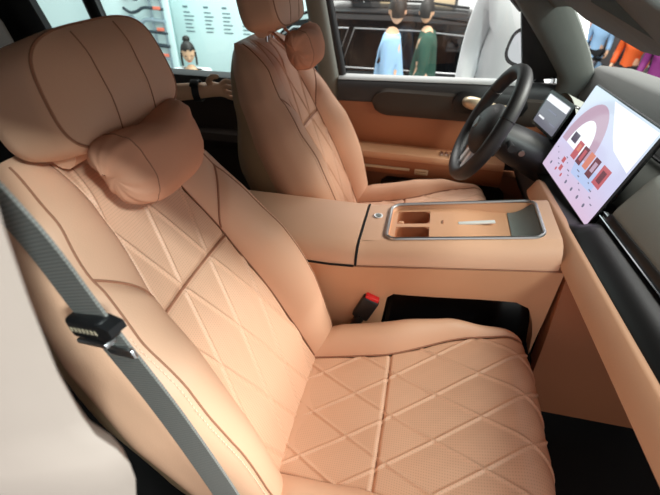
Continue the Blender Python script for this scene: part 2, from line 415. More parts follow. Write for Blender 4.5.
# cushion: v runs rear -> front -> over the nose, in metres along the surface
def c_in(x): return pw(x, [(0, .145), (.2, .160), (.40, .208), (.6, .214)])
def c_out(x): return pw(x, [(-.05, .235), (.1, .255), (.35, .262), (.5, .245), (.6, .240)])
LX = .475; RN = .055
def spine(v):
    """centre line point (x, z) and normal"""
    x0, z0 = .015, .268; sl = math.atan2(.122, .43)
    if v <= LX:
        x = x0 + v * math.cos(sl); z = z0 + v * math.sin(sl) - .012 * math.sin(PI * v / LX); return x, z, (-math.sin(sl), math.cos(sl))
    xe, ze = x0 + LX * math.cos(sl), z0 + LX * math.sin(sl); cx, cz = xe + RN * math.sin(sl), ze - RN * math.cos(sl)
    a = (v - LX) / RN; amax = R(100) 
    if a <= amax: 
        an = R(90) + sl - a; return cx + RN * math.cos(an), cz + RN * math.sin(an), (math.cos(an), math.sin(an))
    an = R(90) + sl - amax; ex = (v - LX) - RN * amax
    d = (math.sin(an), -math.cos(an)); return cx + RN * math.cos(an) + d[0] * ex, cz + RN * math.sin(an) + d[1] * ex, (math.cos(an), math.sin(an))
VMAX = LX + RN * R(100) + .10
def cpt(s, v, n):
    x, z, nn = spine(v); return Vector((x + nn[0] * n, s, z + nn[1] * n))
def nose(s, v): return -.014 * min(1.9, max(0, (v - .36) / .1)) * (abs(s) / .25) ** 3
def cushion_insert(u, v):
    v *= VMAX; wi = c_in(v); s = (2 * u - 1) * wi
    n = -.004 + .006 * (s / wi) ** 2 + quilt(s, v, .105, .175, .0036, -.376) * (1 if v < LX + .09 else max(0, 1 - (v - LX - .09) / .02))
    n -= .006 * math.exp(-((v - .222) / .004) ** 2)
    e = min(1 - abs(2 * u - 1), v / .12); n -= .007 * max(0, 1 - e / .05) ** 2
    return cpt(s, v, n + nose(s, v))
def cushion_bolster(k, v, side):
    v *= VMAX; wi, wo = c_in(v), c_out(v)
    H = pw(v, [(0, .034), (.1, .056), (.26, .060), (.36, .044), (.44, .022), (.52, .008), (.6, .004)])
    P = [(wi, 0), (wi + .012, H * 1.3), (wo, H * 1.5), (wo + .006, -.075)]
    u = 1 - k; c = [u ** 3, 3 * u * u * k, 3 * u * k * k, k ** 3]
    s = sum(ci * p[0] for ci, p in zip(c, P)); n = sum(ci * p[1] for ci, p in zip(c, P))
    return cpt(side * s, v, n + nose(s, v))

# headrest
HC = Vector((-.236, 0, .962)); HU = Vector((-.30, 0, .954)).normalized(); HN = Vector((HU.z, 0, -HU.x))
def hr_ring(scale, n, k, seg=72):
    a = 2 * PI * k / seg; c, s = math.cos(a), math.sin(a)
    e = 2 / 3.6; x = math.copysign(abs(c) ** e, c); y = math.copysign(abs(s) ** e, s)
    y_ = x * .132 * scale * (1 - .09 * y) ; u_ = y * (.062 if y > 0 else .088) * (scale if scale > .5 else scale)
    return HC + Vector((0, y_, 0)) + HU * u_ + HN * n
def headrest_body():
    bm = B(); prof = [(.90, -.045), (.97, -.035), (1.0, -.012), (1.0, .02), (1.0, .045), (.985, .056), (.955, .061)]
    back = [(.02, -.062), (.4, -.060), (.7, -.055)]
    loft(bm, [[hr_ring(s, n - .02, k) for k in range(72)] for s, n in back + prof], True, True); return bm
def headrest_panel():
    bm = B(); rings = [.95, .935, .90, .84, .74, .62, .5, .38, .26, .14, .03]; secs = []
    for s in rings:
        row = []
        for k in range(72):
            p = hr_ring(s, 0, k); y = p.y
            n = .040 + .016 * (1 - s ** 2.2) - (.004 if s > .94 else 0)
            row.append(p + HN * n)
        secs.append(row)
    loft(bm, secs, True, False); bm.faces.new([v for v in bm.verts][-72:]); return bm
def hr_on_face(y, u):
    s = max(abs(y) / .125, u / .062 if u > 0 else -u / .084); return HC + Vector((0, y, 0)) + HU * u + HN * (.0415 + .016 * (1 - min(1, s) ** 2.2))

def make_seat():
    root = thing('leather_seat', 'peach leather passenger seat with the grey seat belt running down its side', 'car seat', (0.2, 0, 0))
    # --- cushion
    bm = B(); box(bm, (0.24, 0, 0.155), (0.40, 0.46, 0.13), 0.03); link('seat_base', bm, 'black_plastic', root, label='dark lower seat frame')
    for s in (-1, 1):
        bm = B(); box(bm, (0.22, s * 0.19, 0.048), (0.55, 0.04, 0.09), 0.008); link('seat_rail', bm, 'black_plastic', root, label='dark seat rail')
    cu = B(); box(cu, (0.235, 0, 0.225), (0.42, 0.50, 0.10), 0.03)
    cu = link('cushion', cu, 'peach_leather', root)
    bm = B(); grid(bm, lambda u, v: cushion_insert(u, v), 170, 300, lambda u, v: ((2 * u - 1) * .17, v * VMAX))
    link('cushion_insert', bm, 'perforated_leather', cu, label='perforated diamond quilted panel')
    for s in (-1, 1):
        bm = B(); grid(bm, lambda u, v: cushion_bolster(u, v, s), 24, 60); link('cushion_bolster', bm, 'peach_leather', cu)
        bm = B(); tube(bm, [cpt(s * c_in(v), v, .001 + nose(c_in(v), v)) for v in [VMAX * k / 60 for k in range(61)]], .0022, 6); link('piping', bm, 'seam', cu, label='darker seam line')
    bm = B(); tube(bm, [cpt(c_in(.222) * (2 * k / 20 - 1) * .99, .222, -.0112 + .006 * (2 * k / 20 - 1) ** 2) for k in range(21)], .0016, 6); link('cross_seam', bm, 'seam', cu, label='darker seam line')
    # rear roll behind the insert
    bm = B(); tube(bm, [(0.002, lerp(-.24, .24, k / 24), .262 + .012 * abs(2 * k / 24 - 1) ** 3) for k in range(25)], .030, 14); link('rear_roll', bm, 'peach_leather', cu)
    # --- backrest
    bk = B(); grid(bk, lambda u, v: back_pt(u, lerp(-.05, TT, v)), 24, 40)
    bk = link('backrest', bk, 'tan_plastic', root, label='tan rear shell of the backrest')
    bm = B(); grid(bm, lambda u, v: insert_pt(u, lerp(-.03, TT, v)), 120, 330, lambda u, v: ((2 * u - 1) * .12, v * .73)); link('backrest_insert', bm, 'perforated_leather', bk, label='perforated diamond quilted panel')
    for s in (-1, 1):
        def te_(u): return t_split(bw_in(.4) + .11 * u)
        def surf(u, t, s=s):
            te = te_(u)
            if t >= te: return bolster_pt(u, t, s, False)
            p = bolster_pt(u, t, s, True); e = (te - t) / .022
            return p.lerp(bolster_pt(u, t, s, False), (1 - e) ** 2) if e < 1 else p
        UO = .60
        def lo(u, v): return surf(u * UO, lerp(-.05, te_(u * UO) - .001, v))
        def hi(u, v): return bolster_pt(u * UO, lerp(te_(u * UO) + .0005, TT, v), s, False)
        def flank(k, v):
            t = lerp(-.05, TT, v)
            return surf(UO + (1 - UO) * k / .35, t) if k < .35 else side_pt((k - .35) / .65, t, s)
        bm = B(); grid(bm, lo, 24, 80); link('side_bolster', bm, 'peach_leather', bk)
        bm = B(); grid(bm, hi, 24, 50); link('shoulder_bolster', bm, 'peach_leather', bk)
        bm = B(); tube(bm, [hi(k / 24, 0) + NX * .0012 for k in range(25)], .0020, 6); link('bolster_seam', bm, 'seam', bk, label='dark curved seam')
        bm = B(); grid(bm, flank, 20, 90); link('side_panel', bm, 'peach_leather', bk)
        bm = B(); tube(bm, [surf(UO, lerp(-.05, .69, k / 70)) for k in range(71)], .0018, 6); link('outer_piping', bm, 'seam', bk, label='dark outer seam')
        bm = B(); tube(bm, [bolster_pt(0, lerp(.0, .67, k / 60), s, lerp(0, .67, k / 60) < .4) + NX * -.001 for k in range(61)], .0015, 6); link('inner_piping', bm, 'seam', bk, label='dark inner seam')
        st = B()
        for k in range(58):
            t = lerp(.04, .44, k / 57); p = surf(UO + .045, t); q = surf(UO + .045, t + .0042); o_ = (surf(UO + .055, t) - surf(UO + .035, t)).cross(q - p).normalized() * .0006
            if o_.y * s < 0: o_ = -o_
            tube(st, [p + o_, q + o_], .0012, 5)
        bmesh.ops.remove_doubles(st, verts=st.verts, dist=1e-7); link('stitching', st, 'thread', bk, label='row of pale stitches')
    bm = B(); tube(bm, [insert_pt(.02 + .96 * k / 20, .405, True) + NX * -.0005 for k in range(21)], .0022, 6); link('cross_seam', bm, 'seam', bk, label='dark cross seam')
    # --- headrest
    hb = link('headrest', headrest_body(), 'peach_leather', root)
    link('headrest_panel', headrest_panel(), 'peach_leather', hb)
    bm = B(); tube(bm, [hr_ring(.952, (.0405), k) for k in range(72)], .0020, 6, True); link('headrest_piping', bm, 'seam', hb, label='dark piping around the face')
    for y0 in (-.042, .042):
        bm = B(); tube(bm, [hr_on_face(y0, u) for u in [lerp(-.078, .052, k / 16) for k in range(17)]], .0008, 5); link('headrest_seam', bm, 'seam', hb, label='fine vertical seam')
    bm = B(); tube(bm, [(-.245, lerp(-.085, .085, k / 10), .880) for k in range(11)], .023, 12); link('headrest_collar', bm, 'peach_leather', root)
    for s in (-1, 1):
        bm = B(); cyl(bm, (-.245, s * .028, .84), (-.252, s * .028, .93), .007, n=12); link('headrest_post', bm, 'chrome', root, label='chrome post')
    return root
seat = make_seat()

def pillow_bm():
    bm = B(); C0 = Vector((-.154, -.008, .864)); A = HU; N_ = HN
    def f(u, v):
        a = 2 * PI * u; p = PI * (v - .5)
        cx = abs(math.cos(p)) ** .62; sy = math.copysign(abs(math.sin(p)) ** .72, math.sin(p))
        ca = math.copysign(abs(math.cos(a)) ** .85, math.cos(a)); sa = math.copysign(abs(math.sin(a)) ** .75, math.sin(a))
        e = abs(sy); hgt = (.050 + .009 * e) * cx; th = (.050 - .012 * e ** 2) * cx
        y = sy * (.098 + .012 * max(0, sa) * e)
        top = .012 * e ** 3 * max(0, sa) - .010 * (1 - e) * max(0, sa)
        wr = (.0016 * math.sin(7 * a + 40 * y) + .0012 * math.sin(13 * a - 60 * y)) * e ** 2
        sag = .012 * max(0, -sa) * (1 - e ** 2)
        return C0 + Vector((0, y, 0)) + A * (sa * (hgt + wr) + top - sag) + N_ * (ca * (th + wr) - .25 * top)
    grid(bm, f, 60, 48, closed_u=True); bmesh.ops.remove_doubles(bm, verts=bm.verts, dist=1e-5); return bm, f
def make_pillow():
    root = thing('neck_pillow', 'dusty peach neck pillow under the near passenger headrest', 'pillow', (-.168, 0, .80))
    bm, f = pillow_bm(); c = link('cover', bm, 'pillow_suede', root)
    for y in (.30,):
        bm = B(); tube(bm, [f(k / 60, y) * 1.0 for k in range(60)], .0008, 5, True); link('seam', bm, 'seam', c, label='fine seam around the pillow')
    for y in (-.05, .05):
        bm = B(); box(bm, (-.222, y, .880), (.05, .016, .004), rot=rotm(0, 35, 0)); link('strap', bm, 'pillow_suede', root)
    return root
pil = make_pillow()
d2 = copy_tree(seat); d2.location = (0.15, 0.805, -0.018); d2.rotation_euler = (0, R(3.5), 0); d2['label'] = 'peach leather driver seat behind the centre console facing the steering wheel'
for c_ in d2.children:
    if c_.name.startswith(('headrest', 'headrest_collar')): c_.location = AX * .028
p2 = copy_tree(pil); p2.location = Vector((.008, 0, .0)) + d2.location + Matrix.Rotation(R(3.5), 3, 'Y') @ (Vector((-.168, 0, .80)) - Vector((.2, 0, 0))); p2.rotation_euler = (0, R(3.5), 0); p2['label'] = 'dusty peach neck pillow on the driver seat by the window'
for o, g in ((seat, 'front seats'), (d2, 'front seats'), (pil, 'neck pillows on the headrests'), (p2, 'neck pillows on the headrests')): o['group'] = g

# ------------------------------------------------------------------ seat belt and buckle
def strip(bm, pts, wdir, wd, th=.0016):
    P = spline(pts, 10); uvl = bm.loops.layers.uv.verify(); acc = 0; prev = None; rows = []
    for i, p in enumerate(P):
        k = i / (len(P) - 1); wv = Vector(wdir(k)).normalized() * wd / 2
        t = (P[min(i + 1, len(P) - 1)] - P[max(i - 1, 0)]).normalized(); n = t.cross(wv).normalized() * th
        acc += (p - prev).length if prev else 0; prev = p
        rows.append(([bm.verts.new(p - wv + n), bm.verts.new(p + wv + n), bm.verts.new(p + wv - n), bm.verts.new(p - wv - n)], acc))
    for (a, la), (b, lb) in zip(rows, rows[1:]):
        for i in range(4):
            k = (i + 1) % 4; f = bm.faces.new((a[i], a[k], b[k], b[i]))
            for l, uv in zip(f.loops, ((i, la), (i + 1, la), (i + 1, lb), (i, lb))): l[uvl].uv = uv
    bm.faces.new(rows[0][0]); bm.faces.new(rows[-1][0]); return P
belt = thing('seat_belt', 'grey webbing seat belt with black latch running down the near seat side', 'seat belt', (0.05, -0.30, 0.1))
BPTS = [(-.115, -.330, 1.10), (-.095, -.318, 1.00), (-.078, -.302, .91), (-.0615, -.292, .808), (-.02, -.286, .66), (.03, -.289, .49), (.06, -.292, .36), (.075, -.292, .22), (.08, -.292, .10)]
bm = B(); strip(bm, BPTS, lambda k: (.90, -.32 + .3 * k, .42), .054); link('webbing', bm, 'belt_web', belt)
# latch plate body, seen from its narrow end
LC = Vector((-.0630, -.296, .806)); LR = rotm(0, -18, -14)
def lat(v): return LC + LR @ Vector(v)
bm = B(); box(bm, LC, (.062, .020, .026), .006, 3, LR); lt = link('latch_plate', bm, 'black_plastic', belt, label='black plastic latch body')
bm = B(); prism(bm, [lat(p) for p in ((.026, -.010, .012), (.040, -.008, .004), (.040, -.008, -.004), (.024, -.010, -.012))], LR @ Vector((0, .018, 0))); link('latch_nose', bm, 'black_plastic', lt)
bm = B(); box(bm, lat((-.004, -.003, -.017)), (.052, .014, .006), .002, 2, LR); link('metal_tongue', bm, 'satin_metal', lt, label='bare metal tongue')
bm = B()
for k in range(7): box(bm, lat((-.022 + .007 * k, -.0105, .001)), (.0035, .001, .005), rot=LR)
link('latch_marking', bm, 'cream_metal', lt, label='small pale raised marks')
bm = B(); box(bm, lat((.014, .004, -.036)), (.044, .006, .012), .003, 2, LR); link('belt_stop', bm, 'satin_metal', belt, label='clear plastic loop under the latch')
bm = B(); box(bm, (.083, -.292, .085), (.06, .012, .09), .005); link('anchor', bm, 'black_plastic', belt)

buckle = thing('seat_belt_buckle', 'black seat belt buckle with red button beside the console', 'buckle', (.115, .268, .20))
BR = rotm(0, 22, 0)
bm = B(); box(bm, (.150, .268, .355), (.044, .022, .075), .006, 3, BR); link('housing', bm, 'black_plastic', buckle)
bm = B(); box(bm, (.165, .268, .3915), (.036, .017, .010), .003, 2, BR); link('release_button', bm, 'button_red', buckle, label='bright red button')
bm = B(); tube(bm, spline([(.14, .268, .33), (.115, .266, .25), (.10, .262, .12)], 6), .014, 10); link('stalk', bm, 'black_plastic', buckle)

# ================================================================== CENTRE CONSOLE
con = thing('center_console', 'peach leather centre console with padded lid and chrome edged tray', 'console', (0.2, 0.405, 0.0))
YC, HW = .405, .128
def ztop(x): return .525 + .172 * max(0, x - .13)
def zcr(x): return .474 + .145 * max(0, x - .08)
def con_sec(x, yh=HW, low=None, top=None):
    zt, zc = ztop(x), zcr(x)
    pts = []
    for s in (-1, 1):
        q = [(yh, zc), (yh - .002, zc + (zt - zc) * .35), (yh - .012, zc + (zt - zc) * .68), (yh - .026, zc + (zt - zc) * .9), (yh - .043, zt)]
        q = [(YC + s * a, b) for a, b in q]; pts += q if s < 0 else q[::-1]
    return [Vector((x, a, b)) for a, b in pts]
# lower side band of the body (crease to belly), lofted
def low_sec(x):
    zc = zcr(x) - .003; zb = pw(x, [(-.2, .05), (.17, .05), (.20, .385), (.215, .40), (.5, .432), (.53, .42), (.555, .37), (.57, .27)])
    y = HW + .004
    return [Vector((x, YC + a, b)) for a, b in ((-y, zc), (-y + .004, lerp(zc, zb, .5)), (-y + .012, zb), (y - .012, zb), (y - .004, lerp(zc, zb, .5)), (y, zc))]
bm = B(); loft(bm, [low_sec(x) for x in (-.30, -.1, .10, .165, .185, .20, .215, .25, .32, .40, .46, .50, .515, .53, .54, .55, .56, .57)]); body = link('body', bm, 'peach_trim', con)
# padded armrest lid
bm = B(); loft(bm, [con_sec(x) for x in (-.30, -.29, -.2, -.1, 0, .06, .105, .112)]); lid = link('armrest_lid', bm, 'peach_leather', con)
bm = B(); tube(bm, [p + Vector((.004, 0, -.001)) for p in con_sec(.112, HW)], .003, 6); link('lid_gap', bm, 'carpet_black', con, label='dark gap at the front of the lid')
bm = B(); tube(bm, [(x, YC - HW - .002, zcr(x) - .001) for x in (-.3, -.1, .05, .112)], .0028, 6); link('lid_gap', bm, 'carpet_black', con, label='dark gap under the lid')
bm = B(); tube(bm, [(lerp(.112, .60, k / 20), YC - HW - .002, zcr(lerp(.112, .60, k / 20)) - .001) for k in range(21)], .0012, 6); link('side_seam', bm, 'seam', con)
# forward deck with the tray opening
TX0, TX1, TY0, TY1, TR = .180, .526, .325, .492, .026
def tray_out(inset, n=6):
    return rrect((TX0 + TX1) / 2, (TY0 + TY1) / 2, TX1 - TX0 - 2 * inset, TY1 - TY0 - 2 * inset, TR, n)
def on_deck(x, y, dz=0): return Vector((x, y, ztop(x) + dz))
bm = B()
xs = [.119 + (.558 - .119) * k / 40 for k in range(41)]
secs = [con_sec(x) for x in xs]
for sgn, idx in ((0, range(0, 5)), (1, range(5, 10))):
    rows = [[bm.verts.new(s[i]) for i in idx] for s in secs]
    for a, b in zip(rows, rows[1:]):
        for i in range(4): bm.faces.new((a[i], a[i + 1], b[i + 1], b[i]))
# flat top ring between deck rectangle and tray opening
inner = tray_out(-.001, 8); cxm, cym = (TX0 + TX1) / 2, (TY0 + TY1) / 2
outer = []
ox0, ox1, oy0, oy1 = .119, .558, YC - HW + .043, YC + HW - .043
oy0, oy1 = min(oy0, TY0 - .001), max(oy1, TY1 + .001)
for (x, y) in inner:
    # project onto the deck rectangle
    if x > cxm + (TX1 - TX0) / 2 - TR - 1e-6: xx = ox1
    elif x < cxm - (TX1 - TX0) / 2 + TR + 1e-6: xx = ox0
    else: xx = x
    yy = oy1 if y > cym + (TY1 - TY0) / 2 - TR - 1e-6 else (oy0 if y < cym - (TY1 - TY0) / 2 + TR + 1e-6 else y)
    outer.append((xx, yy))
def ring_sub(P):
    out = []
    for a, b in zip(P, P[1:] + P[:1]):
        L = math.hypot(a[0] - b[0], a[1] - b[1]); n = 6 if L > .05 else 1
        out += [(lerp(a[0], b[0], k / n), lerp(a[1], b[1], k / n)) for k in range(n)]
    return out
seg = []
for i in range(len(inner)):
    a, b = inner[i], inner[(i + 1) % len(inner)]; c, d = outer[i], outer[(i + 1) % len(outer)]
    n = 12 if math.hypot(a[0] - b[0], a[1] - b[1]) > .05 else 1
    for k in range(n): seg.append(((lerp(a[0], b[0], k / n), lerp(a[1], b[1], k / n)), (lerp(c[0], d[0], k / n), lerp(c[1], d[1], k / n))))
va = [bm.verts.new(on_deck(*s[0])) for s in seg]; vb = [bm.verts.new(on_deck(*s[1])) for s in seg]
for i in range(len(seg)):
    k = (i + 1) % len(seg)
    try: bm.faces.new((va[i], va[k], vb[k], vb[i]))
    except ValueError: pass
bmesh.ops.remove_doubles(bm, verts=bm.verts, dist=1e-5)
bmesh.ops.dissolve_degenerate(bm, edges=bm.edges, dist=1e-6)
link('deck', bm, 'peach_leather', con)
# tray pan: walls and a floor that sinks towards the front
def zfloor(x): return ztop(x) - pw(x, [(.17, .010), (.34, .012), (.47, .030), (.535, .045)])
bm = B(); ro = ring_sub(tray_out(0, 8)); ri = ring_sub(tray_out(.004, 8))
r0 = [bm.verts.new(on_deck(x, y, 0)) for x, y in ro]; r1 = [bm.verts.new((x, y, zfloor(x))) for x, y in ri]
for i in range(len(ro)):
    k = (i + 1) % len(ro); bm.faces.new((r0[i], r0[k], r1[k], r1[i]))
tray = link('tray', bm, 'peach_trim', con)
bm = B(); tube(bm, [on_deck(x, y, .002) for x, y in ring_sub(tray_out(-.001, 8))], .0042, 8, True); link('tray_trim', bm, 'satin_metal', tray, label='chrome rim')
# tray floor as strips so the cup wells stay open
def quadsheet(bm, x0, x1, y0, y1, nx=10):
    grid(bm, lambda u, v: Vector((lerp(x0, x1, u), lerp(y0, y1, v), zfloor(lerp(x0, x1, u)))), nx, 1)
CX0, CX1, CYS = .198, .280, ((.336, .397), (.413, .474))
bm = B()
quadsheet(bm, TX0 + .003, CX0, TY0 + .003, TY1 - .003); quadsheet(bm, CX1, TX1 - .003, TY0 + .003, TY1 - .003, 24)
for y0, y1 in ((TY0 + .003, CYS[0][0]), (CYS[0][1], CYS[1][0]), (CYS[1][1], TY1 - .003)): quadsheet(bm, CX0, CX1, y0, y1)
link('tray_floor', bm, 'peach_trim', tray)
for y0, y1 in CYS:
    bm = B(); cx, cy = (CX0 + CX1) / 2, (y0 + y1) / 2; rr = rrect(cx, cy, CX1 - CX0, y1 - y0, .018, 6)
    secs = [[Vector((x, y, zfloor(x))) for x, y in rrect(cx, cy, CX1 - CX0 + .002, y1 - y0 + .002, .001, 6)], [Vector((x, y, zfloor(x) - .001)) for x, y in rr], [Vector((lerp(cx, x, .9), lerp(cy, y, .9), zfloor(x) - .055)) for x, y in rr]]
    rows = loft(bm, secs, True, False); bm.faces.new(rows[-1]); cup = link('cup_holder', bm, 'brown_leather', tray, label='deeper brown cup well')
    for dx in (-.030, .030):
        bm = B(); box(bm, (cx + dx, y0 + .012, zfloor(cx) - .012), (.014, .010, .012), .003); link('grip_tab', bm, 'peach_trim', cup)
# wireless charging pad details and pocket
bm = B(); box(bm, (.392, .420, zfloor(.392) + .003), (.088, .012, .005), .0015, rot=rotm(0, -7, 8)); link('charging_bar', bm, 'silver_paint', tray, label='slim silver bar')
bm = B(); box(bm, (.312, .420, zfloor(.312) + .001), (.004, .014, .002), .0005); link('slot', bm, 'seam', tray, label='short dark slot')
bm = B(); grid(bm, lambda u, v: Vector((lerp(.470, TX1 - .004, u), lerp(TY0 + .006, TY1 - .006, v), zfloor(lerp(.470, .528, u)) + .002 + .042 * u ** 2)), 12, 4); link('pocket_liner', bm, 'pocket_grey', tray, label='grey rubber pocket liner')
bm = B(); cyl(bm, on_deck(.148, .436, 0), on_deck(.148, .436, .003), .0115, n=24); bt = link('start_button', bm, 'satin_metal', con, label='round silver start button')
bm = B(); cyl(bm, on_deck(.148, .436, .003), on_deck(.148, .436, .004), .008, n=24); link('button_face', bm, 'pocket_grey', bt)
# open storage under the bridge: glossy black liner
bm = B(); box(bm, (.40, YC, .215), (.41, .15, .40), .02); link('storage_liner', bm, 'gloss_black', con, label='glossy black inside of the lower storage')
bm = B(); box(bm, (.41, YC - .02, .19), (.44, .20, .10), .03); link('lower_shelf', bm, 'carpet_black', con)
# forward side cheek running to the dash
def cheek(u, v):
    x = lerp(.575, 1.09, u); z = lerp(.07, .57, v)
    return Vector((x + .02 * (1 - v) * (1 - u), YC - HW - .003 - .012 * math.sin(PI * v) , z))
bm = B(); grid(bm, cheek, 16, 16); grid(bm, lambda u, v: cheek(u, v) + Vector((0, .05, 0)), 16, 16); bmesh.ops.bridge_loops(bm, edges=[e for e in bm.edges if len(e.link_faces) == 1])
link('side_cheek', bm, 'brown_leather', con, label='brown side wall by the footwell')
bm = B(); tube(bm, spline([(.575, .283, .545), (.60, .281, .50), (.62, .280, .44)], 6), .0014, 5); link('cheek_seam', bm, 'seam', con)
bm = B(); cyl(bm, (.592, .285, .335), (.592, .279, .335), .006, n=12); link('hook', bm, 'chrome', con, label='small chrome hook')

# ================================================================== DASHBOARD
dash = thing('dashboard', 'dark grey dashboard with peach lower strip and black band', 'dashboard', (.75, .45, .45))
def dsec(pts, y): return [Vector((x, y, z + .10 * (.3 - y))) for x, z in pts]
def dloft(name, pts, y0, y1, m, n=24, parent=dash, label=None, ease=None):
    bm = B(); secs = []
    for k in range(n + 1):
        y = lerp(y0, y1, k / n); secs.append(dsec(pts, y) if not ease else ease(y, pts))
    loft(bm, secs); return link(name, bm, m, parent, label=label)
# peach strip: sloped front face, rounded edges, ends in a rounded corner beside the column
def strip_ease(y, pts):
    k = max(0, (y - .68) / .055); c = math.sqrt(max(0, 1 - min(1, k) ** 2)); out = []
    mx, mz = .60, .55
    return [Vector((lerp(mx, x, lerp(.55, 1, c)), y, lerp(mz, z, lerp(.4, 1, c)) + .10 * (.3 - y))) for x, z in pts]
dloft('lower_strip', [(.560, .548), (.556, .556), (.559, .563), (.576, .597), (.582, .600), (.60, .597), (.65, .588), (.65, .50), (.60, .515)], -.36, .735, 'peach_trim', 48, ease=strip_ease, label='peach leather strip')
def tuck(y, pts):
    """the dash steps back and down behind the central display"""
    k = min(1, max(0, (y - .37) / .05)); k = k * k * (3 - 2 * k)
    return [Vector((x + .055 * k * (1 if x < .72 else 0), y, z + .10 * (.3 - y) - .030 * k * (1 if x < .66 and z < .66 else 0))) for x, z in pts]
def flatten(y, pts):
    """the black band runs low and flat under the central display"""
    k = min(1, max(0, (y - .37) / .05)); k = k * k * (3 - 2 * k)
    return [Vector((x, y, lerp(z, min(z, .598), k) + .10 * (.3 - y))) for x, z in pts]
dloft('gloss_band', [(.588, .598), (.592, .606), (.632, .626), (.70, .632), (.70, .56), (.65, .55)], -.36, .80, 'piano_black', 48, label='glossy black band', ease=flatten)
for dz in (0, .010): dloft('chrome_line', [(.640 + dz * .6, .636 + dz), (.6385 + dz * .6, .6375 + dz), (.640 + dz * .6, .639 + dz), (.646 + dz * .6, .6385 + dz), (.65, .634 + dz)], -.36, .39, 'chrome', label='fine chrome line')
dloft('vent_band', [(.645, .630), (.643, .645), (.648, .655), (.70, .66), (.70, .62)], -.36, .80, 'piano_black', 48, ease=tuck)
dloft('upper_pad', [(.650, .652), (.652, .664), (.672, .705), (.690, .738), (.700, .748), (.715, .752), (.80, .765), (.92, .775), (.98, .76), (.98, .5), (.70, .5)], -.36, 1.235, 'dash_grey', 64, label='dark grey upper pad', ease=tuck)
dloft('cowl_strip', [(.735, .752), (.736, .756), (.742, .758), (.748, .757), (.748, .752)], -.36, 1.17, 'gloss_black', label='thin black line along the pad')
dloft('windscreen_ledge', [(.750, .752), (.752, .770), (.782, .855), (.800, .867), (.90, .862), (.95, .85), (.95, .75)], -.36, 1.20, 'light_grey_pad', label='lighter ledge below the windscreen')
# driver side lower dash and knee panel
dloft('knee_panel', [(.66, .60), (.60, .56), (.59, .50), (.64, .40), (.72, .33), (.95, .30), (.95, .60)], .56, 1.17, 'black_plastic', 20)
dloft('glove_box', [(.615, .52), (.64, .46), (.72, .36), (.95, .33), (.95, .58), (.65, .58)], -.36, .30, 'brown_leather', 16, label='brown glove box below the strip')
# hooded cowl behind the driver's display
bm = B()
def hood(u, v):
    a = PI * u; y = .885 + .155 * math.cos(a) * lerp(1, .75, v); z = .66 + .09 * math.sin(a) * lerp(1, .7, v) - .02 * v
    return Vector((lerp(.645, .76, v), y, z))
rows = grid(bm, hood, 24, 8); link('instrument_hood', bm, 'dash_grey', dash)

def screen_thing(name, label, cat, c, w_, h_, tilt, yaw, th, bez):
    root = thing(name, label, cat, c)
    M = Matrix.Rotation(R(yaw), 3, 'Z') @ Matrix.Rotation(R(tilt), 3, 'Y')
    # local frame: +X into the dash, +Y towards the driver side, +Z up the screen
    def L(x, y, z): return Vector(c) + M @ Vector((x, y, z))
    bm = B(); P = rrect(0, 0, w_, h_, .008, 5)
    secs = [[L(0, a * .985, b * .985) for a, b in P], [L(.003, a, b) for a, b in P], [L(th * .6, a, b) for a, b in P], [L(th, a * .93, b * .9) for a, b in P]]
    loft(bm, secs); fr = link('frame', bm, 'gloss_black', root, label='slim dark frame')
    bm = B(); uvl = bm.loops.layers.uv.verify(); Q = rrect(0, 0, w_ - bez * 2, h_ - bez * 2, .005, 5)
    f = bm.faces.new([bm.verts.new(L(-.0006, a, b)) for a, b in Q])
    for l, (a, b) in zip(f.loops, Q): l[uvl].uv = (a / w_ + .5, b / h_ + .5)
    return root, L, bm
# local y: + is the driver side = LEFT of the screen for the people in the seats
cdisp, CL, bm = screen_thing('central_display', 'large tilted central touchscreen showing a pale lilac menu', 'touchscreen', (.643, .577, .704), .354, .246, 17.8, 6.2, .018, .0045)
scr = link('screen', bm, 'screen_wall', cdisp, False, 'lit pale lilac menu')
def patch(name, pts, m, d, root, LF, label=None, parent=None):
    bm = B(); bm.faces.new([bm.verts.new(LF(-d, a, b)) for a, b in pts]); return link(name, bm, m, parent or root, False, label)
def SX(u): return .172 - .344 * u          # 0..1 from the driver side edge
def SZ(v): return .118 - .236 * v          # 0..1 from the top edge
def poly(pts): return [(SX(u), SZ(v)) for u, v in pts]
patch('menu_panel', poly([(0, .58), (1, .58), (1, 1), (0, 1)]), 'screen_mauve', .0009, cdisp, CL, 'lilac lower half', scr) if False else None
# arch and white area: reflection of window and pillar painted into the screen image
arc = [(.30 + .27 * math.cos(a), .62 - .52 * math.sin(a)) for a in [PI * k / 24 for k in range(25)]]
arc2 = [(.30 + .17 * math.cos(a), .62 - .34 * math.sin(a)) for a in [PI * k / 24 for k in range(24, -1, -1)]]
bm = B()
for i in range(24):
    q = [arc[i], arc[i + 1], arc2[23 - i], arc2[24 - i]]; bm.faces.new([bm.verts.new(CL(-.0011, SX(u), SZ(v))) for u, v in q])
link('reflection_arch', bm, 'screen_arch', scr, False, 'mauve arch of a painted reflection')
patch('reflection_bright_area', poly([(0.36, .02), (.98, .02), (.98, .42), (.72, .36), (.62, .28)]), 'screen_white', .0009, cdisp, CL, 'bright white area of the painted reflection', scr)
patch('reflection_arch_opening', poly(arc2[::1]), 'screen_white', .0010, cdisp, CL, 'pale opening of the painted reflected arch', scr)
patch('highlight', poly([(.40, .66), (.80, .60), (.80, .78), (.45, .80)]), 'screen_blue', .0010, cdisp, CL, 'pale blue patch', scr)
tiles = [(.16, .47, .10, .10, 'tile_dark'), (.30, .50, .085, .19, 'tile_red'), (.405, .50, .085, .19, 'tile_brown'), (.52, .50, .075, .17, 'tile_orange'), (.61, .50, .085, .20, 'tile_brown'), (.74, .50, .12, .20, 'tile_red')]
